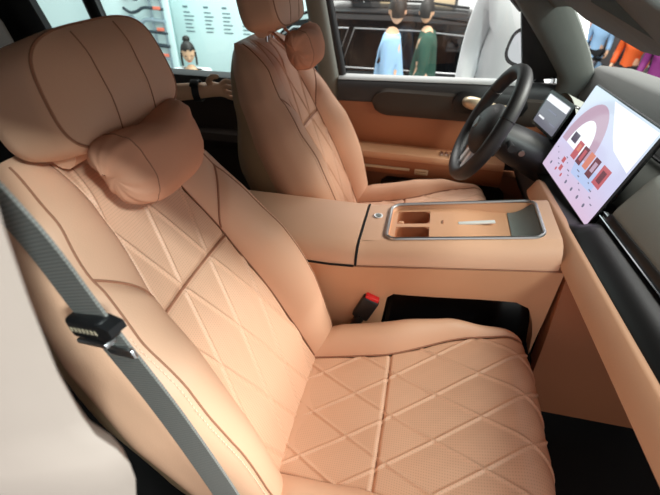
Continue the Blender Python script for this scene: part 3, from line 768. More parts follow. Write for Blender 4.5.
for u, v, a, b, m in tiles:
    t_ = patch('cover_tile', poly([(u, v), (u + a, v), (u + a, v + b), (u, v + b)]), m, .0013, cdisp, CL, 'coloured picture tile', scr)
for u, v, a, b, m in ((.325, .53, .04, .07, 'tile_orange'), (.43, .53, .04, .12, 'tile_red'), (.635, .54, .045, .10, 'screen_arch'), (.77, .54, .06, .12, 'tile_brown')):
    patch('tile_picture', poly([(u, v), (u + a, v), (u + a, v + b), (u, v + b)]), m, .0016, cdisp, CL, 'figure in the picture tile', scr)
for i in range(16):
    u = .06 + .055 * i + random.uniform(-.01, .01); v = (.72, .755, .80, .835)[i % 4]; a = random.uniform(.015, .045)
    patch('menu_line', poly([(u, v), (u + a, v), (u + a, v + .011), (u, v + .011)]), 'icon_grey', .0014, cdisp, CL, 'small grey menu line', scr)
for k in range(7):
    u = .12 + .12 * k; cc = [(u + .014 * math.cos(2 * PI * j / 10), .90 + .022 * math.sin(2 * PI * j / 10)) for j in range(10)]
    patch('menu_icon', poly(cc), 'icon_grey' if k not in (1, 2) else 'tile_red', .0018, cdisp, CL, None, scr)
for u, v in ((.24, .74), (.27, .82)): patch('red_icon', poly([(u, v), (u + .05, v), (u + .05, v + .06), (u, v + .06)]), 'tile_red', .0018, cdisp, CL, 'small red tile', scr)
bm = B(); box(bm, CL(.035, 0, -.02), (.06, .12, .08), .01, rot=rotm(0, 17, 6)); link('mount', bm, 'black_plastic', cdisp)

idisp, IL, bm = screen_thing('instrument_display', 'small grey instrument display behind the steering wheel', 'instrument screen', (.609, .886, .692), .17, .112, 19.8, 11.8, .03, .010)
isc = link('screen', bm, 'cluster_grey', idisp, False, 'dim grey screen')
patch('status_bar', [(.074, .044), (-.070, .044), (-.070, .024), (.074, .024)], 'cluster_white', .0012, idisp, IL, 'bright top bar', isc)
for y0, y1, z0, z1, m in ((.06, .02, -.02, -.026, 'cluster_white'), (.03, -.03, .008, .004, 'icon_grey'), (-.02, -.06, -.02, -.024, 'icon_grey')):
    patch('gauge_line', [(y0, z0), (y1, z0), (y1, z1), (y0, z1)], m, .0014, idisp, IL, None, isc)

# ================================================================== STEERING WHEEL AND COLUMN
WC = Vector((.417, .82, .666)); WU = Vector((math.sin(R(24)), 0, math.cos(R(24)))); WN = Vector((math.cos(R(24)), 0, -math.sin(R(24)))); WY = Vector((0, 1, 0))
wheel = thing('steering_wheel', 'black leather steering wheel with silver lower spoke facing the driver seat', 'steering wheel', tuple(WC))
def wp(a, r, n=0): return WC + (WY * math.cos(a) + WU * math.sin(a)) * r + WN * n
def rim_r(a): return .172 - .010 * max(0, -math.sin(a)) ** 6
bm = B(); secs = []
for k in range(72):
    a = 2 * PI * k / 72; c = wp(a, rim_r(a)); d = (c - WC).normalized(); secs.append([c + d * .0185 * math.cos(2 * PI * j / 12) + WN * .0215 * math.sin(2 * PI * j / 12) for j in range(12)])
loft(bm, secs + [secs[0]], True, False); bmesh.ops.remove_doubles(bm, verts=bm.verts, dist=1e-6); link('rim', bm, 'black_leather', wheel)
bm = B(); ball(bm, WC + WN * .012 - WU * .01, (.042, .092, .080), rotm(0, 24, 0), 24); hub = link('airbag_hub', bm, 'black_leather', wheel)
bm = B(); cyl(bm, WC - WN * .028 - WU * .005, WC - WN * .032 - WU * .005, .018, n=24); link('badge', bm, 'satin_metal', hub, label='round silver badge')
for a0, m in ((0, 'black_leather'), (PI, 'black_leather')):
    bm = B(); loft(bm, [[wp(a0, r, .018) + WU * (h * b - .008) + WN * (.009 * c) for b, c in ((1, -1), (1, 1), (-1, 1), (-1, -1))] for r, h in ((.05, .034), (.10, .022), (.165, .017))]); sp = link('spoke', bm, m, wheel)
    bm = B(); loft(bm, [[wp(a0, r, .005) + WU * (h * b - .008) + WN * (.003 * c) for b, c in ((1, -1), (1, 1), (-1, 1), (-1, -1))] for r, h in ((.075, .014), (.125, .010))]); link('switch_pad', bm, 'gloss_black', sp, label='glossy switch pad')
for sg in (-1, 1):
    bm = B(); loft(bm, [[wp(R(-90) + sg * g, r, .010) + WY * (h * 1.4 * b) + WN * (.005 * c) for b, c in ((1, -1), (1, 1), (-1, 1), (-1, -1))] for r, h, g in ((.05, .008, .34), (.10, .009, .26), (.158, .012, .22))]); link('lower_spoke', bm, 'silver_paint', wheel, label='silver lower spoke')
for a in (R(25), R(155)):
    bm = B(); c = [wp(a, rim_r(a)) + ((wp(a, 1) - WC).normalized() * .0190 * math.cos(2 * PI * j / 16) + WN * .0220 * math.sin(2 * PI * j / 16)) for j in range(16)]; tube(bm, c, .0012, 5, True); link('rim_seam', bm, 'black_plastic', wheel)
colm = thing('steering_column', 'black steering column shroud behind the steering wheel', 'steering column', tuple(WC + WN * .1))
bm = B(); loft(bm, [[WC + WN * n + WY * (math.cos(2 * PI * k / 24) * a) + WU * (math.sin(2 * PI * k / 24) * b - .012) for k in range(24)] for n, a, b in ((.045, .04, .036), (.05, .058, .05), (.10, .066, .058), (.16, .070, .062), (.23, .075, .066))]); link('shroud', bm, 'black_plastic', colm)
for sg in (-1, 1):
    bm = B(); tube(bm, [WC + WN * .075 + WY * sg * .05, WC + WN * .07 + WY * sg * .10 + WU * .006, WC + WN * .066 + WY * sg * .135 + WU * .01], lambda t: .007 + .004 * t, 10); link('stalk', bm, 'black_plastic', colm)
bm = B(); cyl(bm, WC + WN * .12 + WY * -.066 + WU * -.005, WC + WN * .12 + WY * -.073 + WU * -.005, .009, n=16); link('knob', bm, 'satin_metal', colm, label='silver adjuster knob')

# ================================================================== DRIVER'S DOOR
door = thing('car_door', 'driver door with brown leather panel, dark insert and cream armrest', 'car door', (.25, 1.24, .0))
def yz_loft(name, poly_yz, x0, x1, m, parent, n=20, label=None, ends=0.0, dzdx=0.0):
    bm = B(); secs = []; cy = sum(p[0] for p in poly_yz) / len(poly_yz); cz = sum(p[1] for p in poly_yz) / len(poly_yz)
    for k in range(n + 1):
        x = lerp(x0, x1, k / n); e = 1.0
        if ends:
            d = min(x - x0, x1 - x); e = math.sqrt(max(0.0, 1 - max(0, 1 - d / ends) ** 2)); e = max(e, .05)
        secs.append([Vector((x, cy + (y - cy) * lerp(.6, 1, e), cz + (z - cz) * e + dzdx * (x - .2))) for y, z in poly_yz])
    loft(bm, secs); return link(name, bm, m, parent, label=label)
yz_loft('upper_pad', [(1.262, .655), (1.258, .672), (1.245, .684), (1.222, .682), (1.204, .670), (1.196, .645), (1.198, .600), (1.215, .585), (1.262, .585)], -.125, .70, 'door_pad', door, dzdx=.03, label='dark grey padded sill')
yz_loft('sill_cap', [(1.262, .678), (1.256, .690), (1.240, .692), (1.216, .686), (1.210, .678)], -.125, .585, 'sill_lit_grey', door, dzdx=.03, label='sill top, lighter with painted outside light')
yz_loft('leather_panel', [(1.206, .60), (1.200, .585), (1.196, .50), (1.200, .44), (1.215, .40), (1.262, .40), (1.262, .60)], -.125, .70, 'brown_leather', door, label='brown leather panel')
yz_loft('dark_insert', [(1.200, .652), (1.186, .640), (1.182, .60), (1.184, .565), (1.196, .545), (1.212, .56), (1.212, .64)], .015, .70, 'door_insert', door, 40, 'dark suede insert', ends=.07)
yz_loft('handle_recess', [(1.186, .662), (1.178, .65), (1.174, .62), (1.178, .588), (1.186, .576), (1.20, .59), (1.20, .65)], .325, .60, 'black_plastic', door, 24, ends=.03)
bm = B(); tube(bm, spline([(.372, 1.174, .630), (.39, 1.152, .632), (.44, 1.144, .628), (.52, 1.150, .618)], 6), lambda t: .013 + .010 * math.sin(PI * min(1, t * 1.2)) , 10)
bmesh.ops.scale(bm, verts=bm.verts, vec=(1, 1, 1.0)); link('door_handle', bm, 'cream_metal', door, label='pale metal door handle')
arm_ = yz_loft('armrest', [(1.215, .420), (1.180, .424), (1.140, .421), (1.118, .412), (1.112, .395), (1.116, .345), (1.125, .325), (1.16, .31), (1.215, .31)], -.125, .56, 'brown_leather', door, dzdx=-.01, label='brown armrest')
yz_loft('armrest_cap', [(1.18, .425), (1.140, .426), (1.116, .417), (1.109, .402), (1.112, .392), (1.18, .40)], -.125, .56, 'peach_trim', arm_, dzdx=-.01, label='pale peach top edge of the armrest')
yz_loft('trim_line', [(1.112, .362), (1.107, .359), (1.107, .353), (1.112, .350)], -.125, .20, 'cream_metal', arm_, 6, 'thin pale metal line', dzdx=-.01)
bm = B(); box(bm, (.248, 1.109, .352), (.055, .008, .024), .004); sw = link('switch_plate', bm, 'cream_metal', arm_, label='pale window switch plate')
for dz in (-.005, .005): bm = B(); box(bm, (.248, 1.104, .352 + dz), (.040, .004, .006), .001); link('switch', bm, 'tan_plastic', sw)
bm = B()
for k in range(4): box(bm, (.318 + .018 * k, 1.140, .428), (.013, .028, .010), .002)
link('window_switch', bm, 'chrome', arm_, label='row of chrome window switches')
yz_loft('lower_panel', [(1.205, .33), (1.196, .30), (1.190, .12), (1.20, .02), (1.262, .02), (1.262, .33)], -.125, .70, 'brown_leather', door, label='brown lower panel')
yz_loft('map_pocket', [(1.195, .28), (1.165, .275), (1.155, .15), (1.165, .05), (1.195, .04)], .06, .62, 'dark_brown', door, 24, 'dark map pocket', ends=.05)
bm = B(); prism(bm, [(.565, 1.225, .705), (.70, 1.225, .722), (.675, 1.215, .775), (.60, 1.20, .87), (.545, 1.19, .935), (.505, 1.185, .955), (.50, 1.19, .93)], (0, .03, 0)); link('corner_cover', bm, 'black_plastic', door, label='black triangular mirror corner')
bm = B(); grid(bm, lambda u, v: Vector((lerp(lerp(-.13, -.17, v), lerp(.60, .43, v), u), lerp(1.256, 1.215, v), lerp(.66, 1.02, v))), 4, 4); link('window_glass', bm, 'clear_glass', door)
bm = B(); tube(bm, [(-.118, 1.245, .67), (-.145, 1.235, .80), (-.175, 1.225, .94), (-.20, 1.19, 1.08), (-.12, 1.165, 1.14), (.2, 1.16, 1.13), (.36, 1.17, 1.07), (.505, 1.20, .945)], .021, 10); link('window_frame', bm, 'black_plastic', door, label='black window frame')

rdoor = thing('car_door', 'dark rear door behind the driver seat with a window', 'car door', (-.8, 1.26, .0))
yz_loft('sill', [(1.285, .625), (1.28, .645), (1.25, .655), (1.215, .64), (1.205, .60), (1.21, .55), (1.285, .55)], -1.55, -.26, 'door_pad', rdoor, dzdx=0, label='dark padded sill')
yz_loft('door_panel', [(1.22, .56), (1.205, .40), (1.20, .10), (1.21, .02), (1.285, .02), (1.285, .56)], -1.55, -.28, 'dark_brown', rdoor, label='dark brown panel')
yz_loft('armrest', [(1.205, .42), (1.14, .42), (1.13, .39), (1.15, .35), (1.205, .33)], -1.2, -.32, 'dark_brown', rdoor, ends=.06)
bm = B(); grid(bm, lambda u, v: Vector((lerp(-1.55, lerp(-.22, -.28, v), u), lerp(1.262, 1.20, v), lerp(.64, 1.12, v))), 4, 4); link('window_glass', bm, 'rear_glass', rdoor)

# door mirror outside
mir = thing('side_mirror', 'black door mirror outside the driver window', 'mirror', (.575, 1.33, .70))
MR = rotm(0, 14, 28)
def mring(sc, d, n=28):
    out = []
    for k in range(n):
        a = 2 * PI * k / n; c, s = math.cos(a), math.sin(a); e = 2 / 2.8
        out.append(Vector((.585, 1.425, .777)) + MR @ Vector((d, math.copysign(abs(c) ** e, c) * .105 * sc, math.copysign(abs(s) ** e, s) * .072 * sc)))
    return out
bm = B(); loft(bm, [mring(.93, -.012), mring(1.0, -.012), mring(1.03, .0), mring(1.0, .03), mring(.75, .07), mring(.3, .09)]); hs = link('housing', bm, 'gloss_black', mir)
bm = B(); f = bm.faces.new([bm.verts.new(p) for p in mring(.80, -.0135)]); link('mirror_glass', bm, 'chrome', mir, False, 'reflecting glass')
bm = B(); tube(bm, [(.60, 1.35, .72), (.62, 1.30, .70), (.63, 1.26, .69)], .022, 10); link('mirror_foot', bm, 'black_plastic', mir)

# sun visor folded at the windscreen header, with its clip
vis = thing('sun_visor', 'grey sun visor at the top of the windscreen', 'sun visor', (.52, .62, 1.01))
bm = B(); loft(bm, [[Vector((x, y, z)) for x, z in ((.600 - .004 * e, .962 + .02 * (1 - e)), (.610, .975), (.60, .992), (.47, 1.062), (.455, 1.055), (.46, 1.045))] for y, e in ((.30, 0), (.33, .7), (.4, 1), (.80, 1), (.86, .7), (.88, 0))]); link('panel', bm, 'headliner_grey', vis)
bm = B(); box(bm, (.602, .955, .982), (.02, .03, .022), .005); cyl(bm, (.59, .86, .985), (.60, .955, .985), .006, n=10); link('visor_clip', bm, 'black_plastic', vis, label='black clip')

# ================================================================== REAR BENCH
bench = thing('rear_bench', 'dark brown rear seat behind the front seats', 'rear seat', (-1.2, .405, 0))
bm = B(); box(bm, (-1.16, .405, .16), (.50, 1.42, .16), .05, 4); link('cushion', bm, 'dark_brown', bench)
bm = B(); box(bm, (-1.52, .405, .56), (.16, 1.42, .62), .05, 4, rotm(0, -14, 0)); link('backrest', bm, 'dark_brown', bench)
bm = B(); box(bm, (-1.16, .405, .045), (.46, 1.36, .08), .02); link('base', bm, 'black_plastic', bench)
bm = B(); tube(bm, spline([(-.40, .80, .700), (-.36, .80, .66), (-.33, .80, .60), (-.33, .81, .50)], 8), .003, 6); solo('charging_cord', bm, 'satin_metal', 'thin pale cord hanging from the hand of the rear passenger', 'cord', (-.36, .80, .5))

# ================================================================== PEOPLE
def skin_obj(name, J, edges, m, parent, label=None, levels=1):
    off = woff(parent); names = list(J); idx = {n: i for i, n in enumerate(names)}
    me = bpy.data.meshes.new(name); me.from_pydata([Vector(J[n][:3]) - off for n in names], [(idx[a], idx[b]) for a, b in edges], [])
    o = bpy.data.objects.new(name, me); COL.objects.link(o); me.materials.append(MATS[m])
    if parent: o.parent = parent
    md = o.modifiers.new('skin', 'SKIN'); md.use_smooth_shade = True
    sv = me.skin_vertices[0].data
    for i, n in enumerate(names): sv[i].radius = (J[n][3], J[n][4] if len(J[n]) > 4 else J[n][3]); sv[i].use_root = (i == 0)
    sb = o.modifiers.new('sub', 'SUBSURF'); sb.levels = levels; sb.render_levels = levels
    if label: o['label'] = label
    return o
def head(parent, c, look, m='skin', hair='short', s=1.0, body=None):
    """head mesh facing `look` (angle about Z, tilt down) with ears, nose, eyes, mouth and hair"""
    rz, tl = look; M = Matrix.Rotation(R(rz), 3, 'Z') @ Matrix.Rotation(R(tl), 3, 'Y'); C_ = Vector(c)
    def W(x, y, z): return C_ + M @ Vector((x * s, y * s, z * s))
    bm = B(); r = bmesh.ops.create_uvsphere(bm, u_segments=24, v_segments=18, radius=1.0)
    for v in r['verts']:
        x, y, z = v.co; k = 1 - .22 * max(0, -z) * (1 if z < 0 else 0)
        fx = x * (.095 if x < 0 else .092) * k + (.012 * max(0, -z) if x > 0 else 0); v.co = W(fx, y * .075 * k, z * .115)
    ball(bm, W(.096, 0, -.015), (.014 * s, .012 * s, .022 * s), M, 10)
    for q in (-1, 1): ball(bm, W(-.005, q * .075, -.01), (.016 * s, .007 * s, .028 * s), M, 10)
    h = link('head', bm, m, parent)
    for q in (-1, 1):
        bm = B(); ball(bm, W(.083, q * .030, .012), (.006 * s, .011 * s, .006 * s), M, 8); link('eye', bm, 'hair', h, label='dark eye')
    bm = B(); ball(bm, W(.083, 0, -.055), (.006 * s, .022 * s, .005 * s), M, 8); link('mouth', bm, 'ink_red', h)
    if hair:
        bm = B(); r = bmesh.ops.create_uvsphere(bm, u_segments=24, v_segments=18, radius=1.0)
        kill = []
        for v in r['verts']:
            x, y, z = v.co
            if z < -.05 + .65 * max(0, x) and x > -.55: kill.append(v)
            if z < -.55: kill.append(v)
            v.co = W(x * .104 - .004, y * .083, z * .124 + .004)
        bmesh.ops.delete(bm, geom=list(set(kill)), context='VERTS'); link('hair', bm, 'hair', h)
        if hair == 'bun':
            bm = B(); ball(bm, W(-.07, 0, .115), (.042 * s, .042 * s, .040 * s), None, 12)
            tube(bm, [W(.03, .075, .02), W(.04, .08, -.06), W(.035, .078, -.14)], .012 * s, 8); tube(bm, [W(.03, -.075, .02), W(.04, -.08, -.06), W(.035, -.078, -.14)], .012 * s, 8)
            link('hair_bun', bm, 'hair', h)
    return h
def hand(J, E, pre, wrist, elbow, pal=(0, 0, -1), s=1.0):
    """adds palm, thumb and four bent fingers to a skin skeleton"""
    w_ = Vector(wrist); d = (w_ - Vector(elbow)).normalized(); n = Vector(pal); n = (n - d * n.dot(d)).normalized(); sd = d.cross(n)
    J[pre + 'palm'] = (*(w_ + d * .045 * s), .030 * s, .015 * s); E.append((pre + 'wrist', pre + 'palm'))
    for i, (o, ln) in enumerate(((-.030, .070), (-.010, .080), (.011, .075), (.030, .058))):
        a = w_ + d * .085 * s + sd * o * s; b = a + (d * .8 + n * .45).normalized() * ln * .5 * s; c = b + (d * .35 + n * .9).normalized() * ln * .5 * s
        J[f'{pre}k{i}'] = (*a, .0095 * s); J[f'{pre}m{i}'] = (*b, .0085 * s); J[f'{pre}t{i}'] = (*c, .007 * s)
        E += [(pre + 'palm', f'{pre}k{i}'), (f'{pre}k{i}', f'{pre}m{i}'), (f'{pre}m{i}', f'{pre}t{i}')]
    a = w_ + d * .03 * s - sd * .035 * s + n * .008 * s; b = a + (d * .6 - sd * .6 + n * .4).normalized() * .035 * s; c = b + (d * .9 - sd * .1 + n * .4).normalized() * .03 * s
    J[pre + 'th0'] = (*a, .012 * s); J[pre + 'th1'] = (*b, .010 * s); J[pre + 'th2'] = (*c, .008 * s)
    E += [(pre + 'palm', pre + 'th0'), (pre + 'th0', pre + 'th1'), (pre + 'th1', pre + 'th2')]
def person(label, foot, face, H=1.70, top='white_cloth', pants='navy_cloth', seated=False, hair='short', arms=None, look=None, seat_h=.45, sleeves=.85, loose=1.0):
    root = thing('person', label, 'person', tuple(foot)); k = H / 1.70; F = Vector((math.cos(R(face)), math.sin(R(face)), 0)); S = Vector((-F.y, F.x, 0)); G = Vector(foot)
    def P(f, s, z, r, r2=None): v = G + F * f * k + S * s * k + Vector((0, 0, z * k)); return (*v, r * k) if r2 is None else (*v, r * k, r2 * k)
    hz = seat_h + .10 if seated else .92
    J = {'pelvis': P(0, 0, hz, .135, .10), 'waist': P(0, 0, hz + .20, .125, .09), 'chest': P(.01, 0, hz + .40, .150, .10), 'neck0': P(0, 0, hz + .54, .060), 'neck': P(.01, 0, hz + .61, .052)}
    E = [('pelvis', 'waist'), ('waist', 'chest'), ('chest', 'neck0'), ('neck0', 'neck')]
    T = {n: J[n] for n in ('pelvis', 'waist', 'chest', 'neck0')}; ET = E[:3]
    L_ = {'pelvis': (*J['pelvis'][:3], .162 * k, .128 * k)}; EL = []
    for q, pre in ((1, 'l'), (-1, 'r')):
        if seated: kn, an, to = P(.42, q * .12, seat_h + .06, .060), P(.44, q * .12, .08, .040), P(.58, q * .13, .04, .038)
        else: kn, an, to = P(.02, q * .10, .50, .060), P(-.01, q * .11, .08, .040), P(.13, q * .13, .04, .038)
        J[pre + 'hip'] = P(.03 if seated else 0, q * .10, hz - .06, .088); J[pre + 'knee'] = kn; J[pre + 'ankle'] = an; J[pre + 'toe'] = to
        E += [('pelvis', pre + 'hip'), (pre + 'hip', pre + 'knee'), (pre + 'knee', pre + 'ankle'), (pre + 'ankle', pre + 'toe')]
        for n in ('hip', 'knee', 'ankle'): L_[pre + n] = (*J[pre + n][:3], J[pre + n][3] * 1.25)
        EL += [('pelvis', pre + 'hip'), (pre + 'hip', pre + 'knee'), (pre + 'knee', pre + 'ankle')]
        sh = P(0, q * .185, hz + .49, .062); el = P(-.03, q * .24, hz + .20, .042); wr = P(.10, q * .25, hz - .02, .030)
        if arms and arms.get(pre): el, wr = [(*Vector(a), r * k) for a, r in zip(arms[pre], (.042, .030))]
        J[pre + 'sh'] = sh; J[pre + 'elbow'] = el; J[pre + 'wrist'] = wr
        E += [('chest', pre + 'sh'), (pre + 'sh', pre + 'elbow'), (pre + 'elbow', pre + 'wrist')]
        hand(J, E, pre, wr[:3], el[:3], tuple(-S * q + Vector((0, 0, -.2))), k)
        e2 = Vector(sh[:3]).lerp(Vector(el[:3]), min(1, sleeves))
        if sleeves > 1: T[pre + 'cuff'] = (*Vector(el[:3]).lerp(Vector(wr[:3]), .9), .050 * k); ET.append((pre + 'slv', pre + 'cuff'))
        T[pre + 'sh'] = (*sh[:3], .092 * k); T[pre + 'slv'] = (*e2, .062 * k); ET += [('chest', pre + 'sh'), (pre + 'sh', pre + 'slv')]
    for n in ('pelvis', 'waist', 'chest', 'neck0'):
        x = T[n]; q_ = 1.0 if n == 'neck0' else loose; T[n] = (*x[:3], x[3] * (1.5 if n == 'neck0' else 1.22) * q_, (x[4] if len(x) > 4 else x[3]) * (1.5 if n == 'neck0' else 1.30) * q_)
    if not seated:
        h_ = P(0, 0, hz - .13, .165 * loose, .135 * loose); T['hem'] = h_; ET.append(('pelvis', 'hem'))
    skin_obj('body', J, E, 'skin', root); skin_obj('shirt', T, ET, top, root, 'shirt'); skin_obj('trousers', L_, EL, pants, root)
    hd = Vector(P(.035, 0, hz + .74, 0)[:3]); head(root, hd, look or (face, 0), hair=hair, s=k)
    return root
# rear passenger, mostly hidden behind the near headrest, reaching to the driver seat
rp = person('rear passenger in black reaching a bare arm with a black watch to the driver seat', (-1.06, .42, -.02), 0, 1.55, 'black_cloth', 'black_cloth', True, arms={'l': ((-.74, .70, .70), (-.475, .752, .722))}, seat_h=.30)
bm = B(); d_ = (Vector((-.475, .752, .722)) - Vector((-.74, .70, .70))).normalized(); c_ = Vector((-.49, .749, .7205))
n1 = d_.orthogonal().normalized(); n2 = d_.cross(n1)
loft(bm, [[c_ + d_ * a + (n1 * math.cos(2 * PI * k / 20) + n2 * math.sin(2 * PI * k / 20)) * r for k in range(20)] for a, r in ((-.011, .029), (-.011, .033), (.011, .033), (.011, .029))], True, False); box(bm, c_ + Vector((0, -.018, .028)), (.028, .026, .010), .004, rot=rotm(30, 0, 11)); solo('wristwatch', bm, 'black_plastic', 'black watch strapped on the bare wrist of the rear passenger', 'watch', tuple(c_))
person('person in a loose white shirt standing right outside the driver window', (.66, 1.97, -.46), 262, 1.70, 'white_cloth', 'navy_cloth', sleeves=1.5, loose=1.3)
person('person in a light blue shirt standing in front of the black car', (-.18, 4.0, -1.10), 5, 1.74, 'blue_cloth', 'navy_cloth', sleeves=1.5, look=(100, 0))
person('person in a dark green shirt at the black car front window', (.14, 4.66, -1.10), 175, 1.66, 'green_cloth', 'black_cloth', sleeves=1.5, look=(80, 0))
person('seated woman with a dark hair bun and white top by the pale wall', (-2.34, 4.0, -1.10), -75, 1.60, 'white_cloth', 'navy_cloth', True, 'bun', look=(-60, 25), seat_h=.46)
person('person in a light blue top with dark trousers seen through the windscreen', (3.0, 8.45, -1.10), 250, 1.30, 'blue_cloth', 'black_cloth', sleeves=1.2)
person('person in a pale pink top beside the pillar edge of the windscreen', (3.0, 9.25, -1.10), 260, 1.30, 'pink_cloth', 'navy_cloth')
person('person in a dark grey top between the blue and orange ones beyond the windscreen', (3.5, 8.3, -1.10), 230, 1.30, 'navy_cloth', 'black_cloth', sleeves=1.5)
person('person in a white top between the orange and purple ones beyond the windscreen', (3.75, 7.6, -1.10), 230, 1.36, 'white_cloth', 'black_cloth', sleeves=1.5)
person('person in a bright orange top seen low through the windscreen', (3.05, 6.95, -1.10), 240, 1.40, 'orange_cloth', 'black_cloth', sleeves=1.5)
person('person in a purple top beside the orange one beyond the windscreen', (3.15, 6.2, -1.10), 240, 1.42, 'purple_cloth', 'black_cloth', sleeves=1.5)

# ================================================================== CARS AND DISPLAYS OUTSIDE
def suv(label, base, m, L=4.9, W=1.95, Hh=1.55, rot=0, detail=True):
    """side profile car, length along local X, base at ground centre"""
    root = thing('suv', label, 'suv', base); M = Matrix.Rotation(R(rot), 3, 'Z'); Bv = Vector(base)
    def W_(x, y, z): return Bv + M @ Vector((x * L, y * W, z * Hh))
    low = [(-.5, .30), (-.495, .50), (-.48, .62), (.30, .62), (.44, .56), (.495, .48), (.5, .28), (.47, .16), (-.47, .16)]
    bm = B(); secs = []
    for y, k in ((-.5, .965), (-.49, .985), (-.46, 1.0), (0, 1.0), (.46, 1.0), (.49, .985), (.5, .965)): secs.append([W_(x * k, y, .40 + (z - .40) * k) for x, z in low])
    loft(bm, secs); body = link('body', bm, m, root)
    top = [(-.485, .615), (-.47, .72), (-.43, .88), (-.40, .965), (-.34, .995), (-.10, 1.0), (.06, .975), (.12, .94), (.30, .62)]
    bm = B(); secs = []
    for y, k in ((-.47, 0), (-.42, .8), (-.38, 1), (0, 1.02), (.38, 1), (.42, .8), (.47, 0)): secs.append([W_(x, y, .61 + (z - .61) * (1 if k > .5 else .03)) for x, z in top]) 
    secs = [[W_(x, y * (1 - .20 * (z - .615)), z) for x, z in top] for y in (-.48, -.3, 0, .3, .48)]
    loft(bm, secs); cabin = link('cabin', bm, m, root)
    for sg in (-1, 1):
        for q in ([(-.455, .64), (-.425, .86), (-.395, .925), (-.255, .935), (-.285, .64)], [(-.27, .64), (-.24, .935), (-.075, .935), (-.08, .64)], [(-.06, .64), (-.055, .93), (.05, .91), (.12, .86), (.235, .64)]):
            bm = B(); prism(bm, [W_(x, sg * (.484 * (1 - .20 * (z - .615))), z) for x, z in q], M @ Vector((0, sg * .008, 0))); wn = link('window', bm, 'tinted', root)
            if detail:
                bm = B(); tube(bm, [W_(x, sg * (.490 * (1 - .20 * (z - .615))), z) for x, z in q], .009, 6, True); link('window_trim', bm, 'satin_metal', wn, label='bright window outline')
        bm = B(); tube(bm, [W_(x, sg * .36, z) for x, z in ((-.40, .985), (-.36, 1.03), (-.1, 1.035), (.04, .995))], .018, 8); link('roof_rail', bm, 'gloss_black', root)
        bm = B(); ball(bm, W_(.155, sg * .55, .665), (.08, .11, .07), M, 12); link('door_mirror', bm, m, root)
        for dx in (.0, .20):
            bm = B(); box(bm, W_(-.10 - dx + .02, sg * .505, .56), (.16, .02, .025), .006, rot=M); link('door_handle', bm, 'satin_metal', root)
        for x in (-.31, .31):
            bm = B(); cyl(bm, W_(x, sg * .40, .22), W_(x, sg * .50, .22), .34 * Hh / 1.55, n=28); wh = link('wheel', bm, 'tyre', root)
            bm = B(); cyl(bm, W_(x, sg * .495, .22), W_(x, sg * .506, .22), .23 * Hh / 1.55, n=20); link('hub', bm, 'satin_metal', wh)
    bm = B(); prism(bm, [W_(.135, -.40, .925), (W_(.135, .40, .925)), W_(.285, .43, .645), W_(.285, -.43, .645)], M @ Vector((.01, 0, .012))); link('windscreen', bm, 'tinted', root)
    for sg in (-1, 1):
        bm = B(); box(bm, W_(.485, sg * .36, .50), (.10, .36, .09), .03, rot=M); link('headlight', bm, 'satin_metal', root)
    return root
suv('large black car parked beyond the driver window', (0.45, 5.95, -1.10), 'car_black', 4.9, 1.9, 1.46)
# bonnet of this car seen beyond the windscreen
bm = B(); grid(bm, lambda u, v: Vector((lerp(1.02, 1.85, v), lerp(-.35, 1.24, u), lerp(.82, .75, v) - .05 * abs(2 * u - 1) ** 3 - .08 * v * v)), 16, 10); bmesh.ops.solidify(bm, geom=bm.faces[:], thickness=.02)
solo('bonnet', bm, 'car_white', 'pale glossy bonnet of this car beyond the windscreen', 'bonnet', (1.3, .43, .6))

# pale wall panel with printed columns, chassis display on its left
pn = thing('wall_panel', 'pale information panel with small columns of grey text', 'wall panel', (-3.1, 6.50, -1.10))
bm = B(); box(bm, (-2.95, 6.505, .25), (1.95, .05, 2.70), .01); bd = link('board', bm, 'wall_white', pn)
for cx in (-3.72, -3.37, -3.06, -2.74):
    bm = B(); rz = random.Random(int(cx * 100)); 
    for k in range(7):
        ww = rz.uniform(.10, .17) if k else .08
        box(bm, (cx + ww / 2, 6.478, .24 - .055 * k - (.02 if k else 0)), (ww, .004, .018 if k else .028))
    link('text_column', bm, 'ink', bd, label='small grey printed lines')
ch = thing('chassis_display', 'bright chassis display stand with silver pipes and red labels', 'display stand', (-3.92, 5.9, -1.10))
bm = B(); box(bm, (-4.24, 5.98, -.1), (1.15, .05, 2.0), .01); link('back_board', bm, 'wall_white', ch)
bm = B()
for x in (-3.92, -3.74): cyl(bm, (x, 5.9, -1.1), (x, 5.9, .9), .018, n=10)
link('upright', bm, 'pipe_silver', ch)
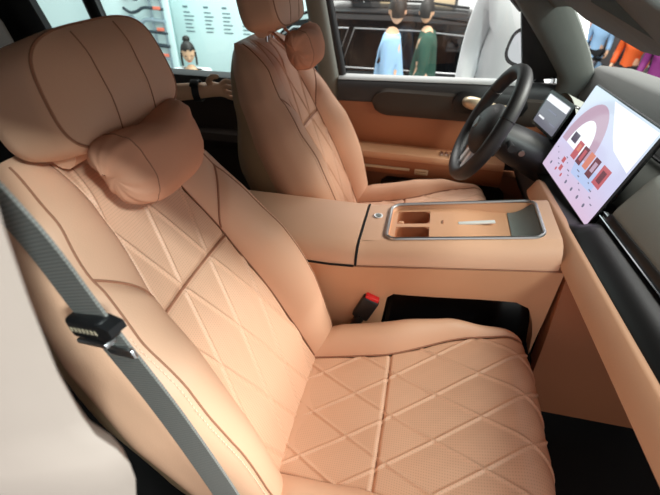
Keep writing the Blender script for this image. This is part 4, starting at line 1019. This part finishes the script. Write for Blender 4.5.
for k, z in enumerate((.42, .26, .10, -.06, -.24, -.42)):
    bm = B(); tube(bm, spline([(-4.37, 5.90, z), (-4.24, 5.86, z + .05 * (-1) ** k), (-4.12, 5.86, z - .03), (-4.00, 5.88, z + .02), (-3.72, 5.9, z)], 5), .022 if k % 2 else .03, 8); link('pipe', bm, 'pipe_dark' if k % 3 != 2 else 'pipe_silver', ch)
for z in (.28, .0, -.36):
    bm = B(); box(bm, (-3.80, 5.865, z), (.12, .012, .045), .004); link('label_plate', bm, 'ink_red', ch, label='small red label')
# far wall: black sign with white letters, beige shelves and lit panels
sg_ = thing('hanging_sign', 'small black sign with white letters above the black car', 'sign', (-1.12, 7.98, -.2))
bm = B(); box(bm, (-1.125, 8.0, .32), (.34, .05, .50), .008); sb_ = link('board', bm, 'sign_black', sg_)
cu = bpy.data.curves.new('letters', 'FONT'); cu.body = 'mulv'; cu.size = .13; cu.extrude = .003; cu.align_x = 'CENTER'
to = bpy.data.objects.new('tmp', cu); COL.objects.link(to); to.rotation_euler = (R(90), 0, 0); to.location = (-1.125, 7.972, .17)
bpy.context.view_layer.update(); me = bpy.data.meshes.new_from_object(to.evaluated_get(bpy.context.evaluated_depsgraph_get())); bm = B(); bm.from_mesh(me); bmesh.ops.transform(bm, matrix=to.matrix_world, verts=bm.verts)
bpy.data.objects.remove(to); link('lettering', bm, 'white_ink', sb_, False, 'white letters')
bm = B(); box(bm, (-1.125, 8.0, -.52), (.06, .05, 1.16)); link('stand', bm, 'sign_black', sg_)
for k, (x, ww, m) in enumerate(((-1.62, .5, 'white_ink'), (-.62, .40, 'wall_beige'), (-.15, .38, 'white_ink'), (.30, .36, 'wall_beige'), (.78, .5, 'white_ink'))):
    bm = B(); box(bm, (x, 8.3, -.30), (ww, .10, 1.58), .01)
    solo('display_panel', bm, m, ['white display panel left of the small black sign', 'beige display panel right of the small black sign', 'white display panel between two beige ones', 'second beige display panel above the black car', 'wide white display panel behind the white shirted person'][k], 'display panel', (x, 8.3, -1.09), 'panels along the far wall')
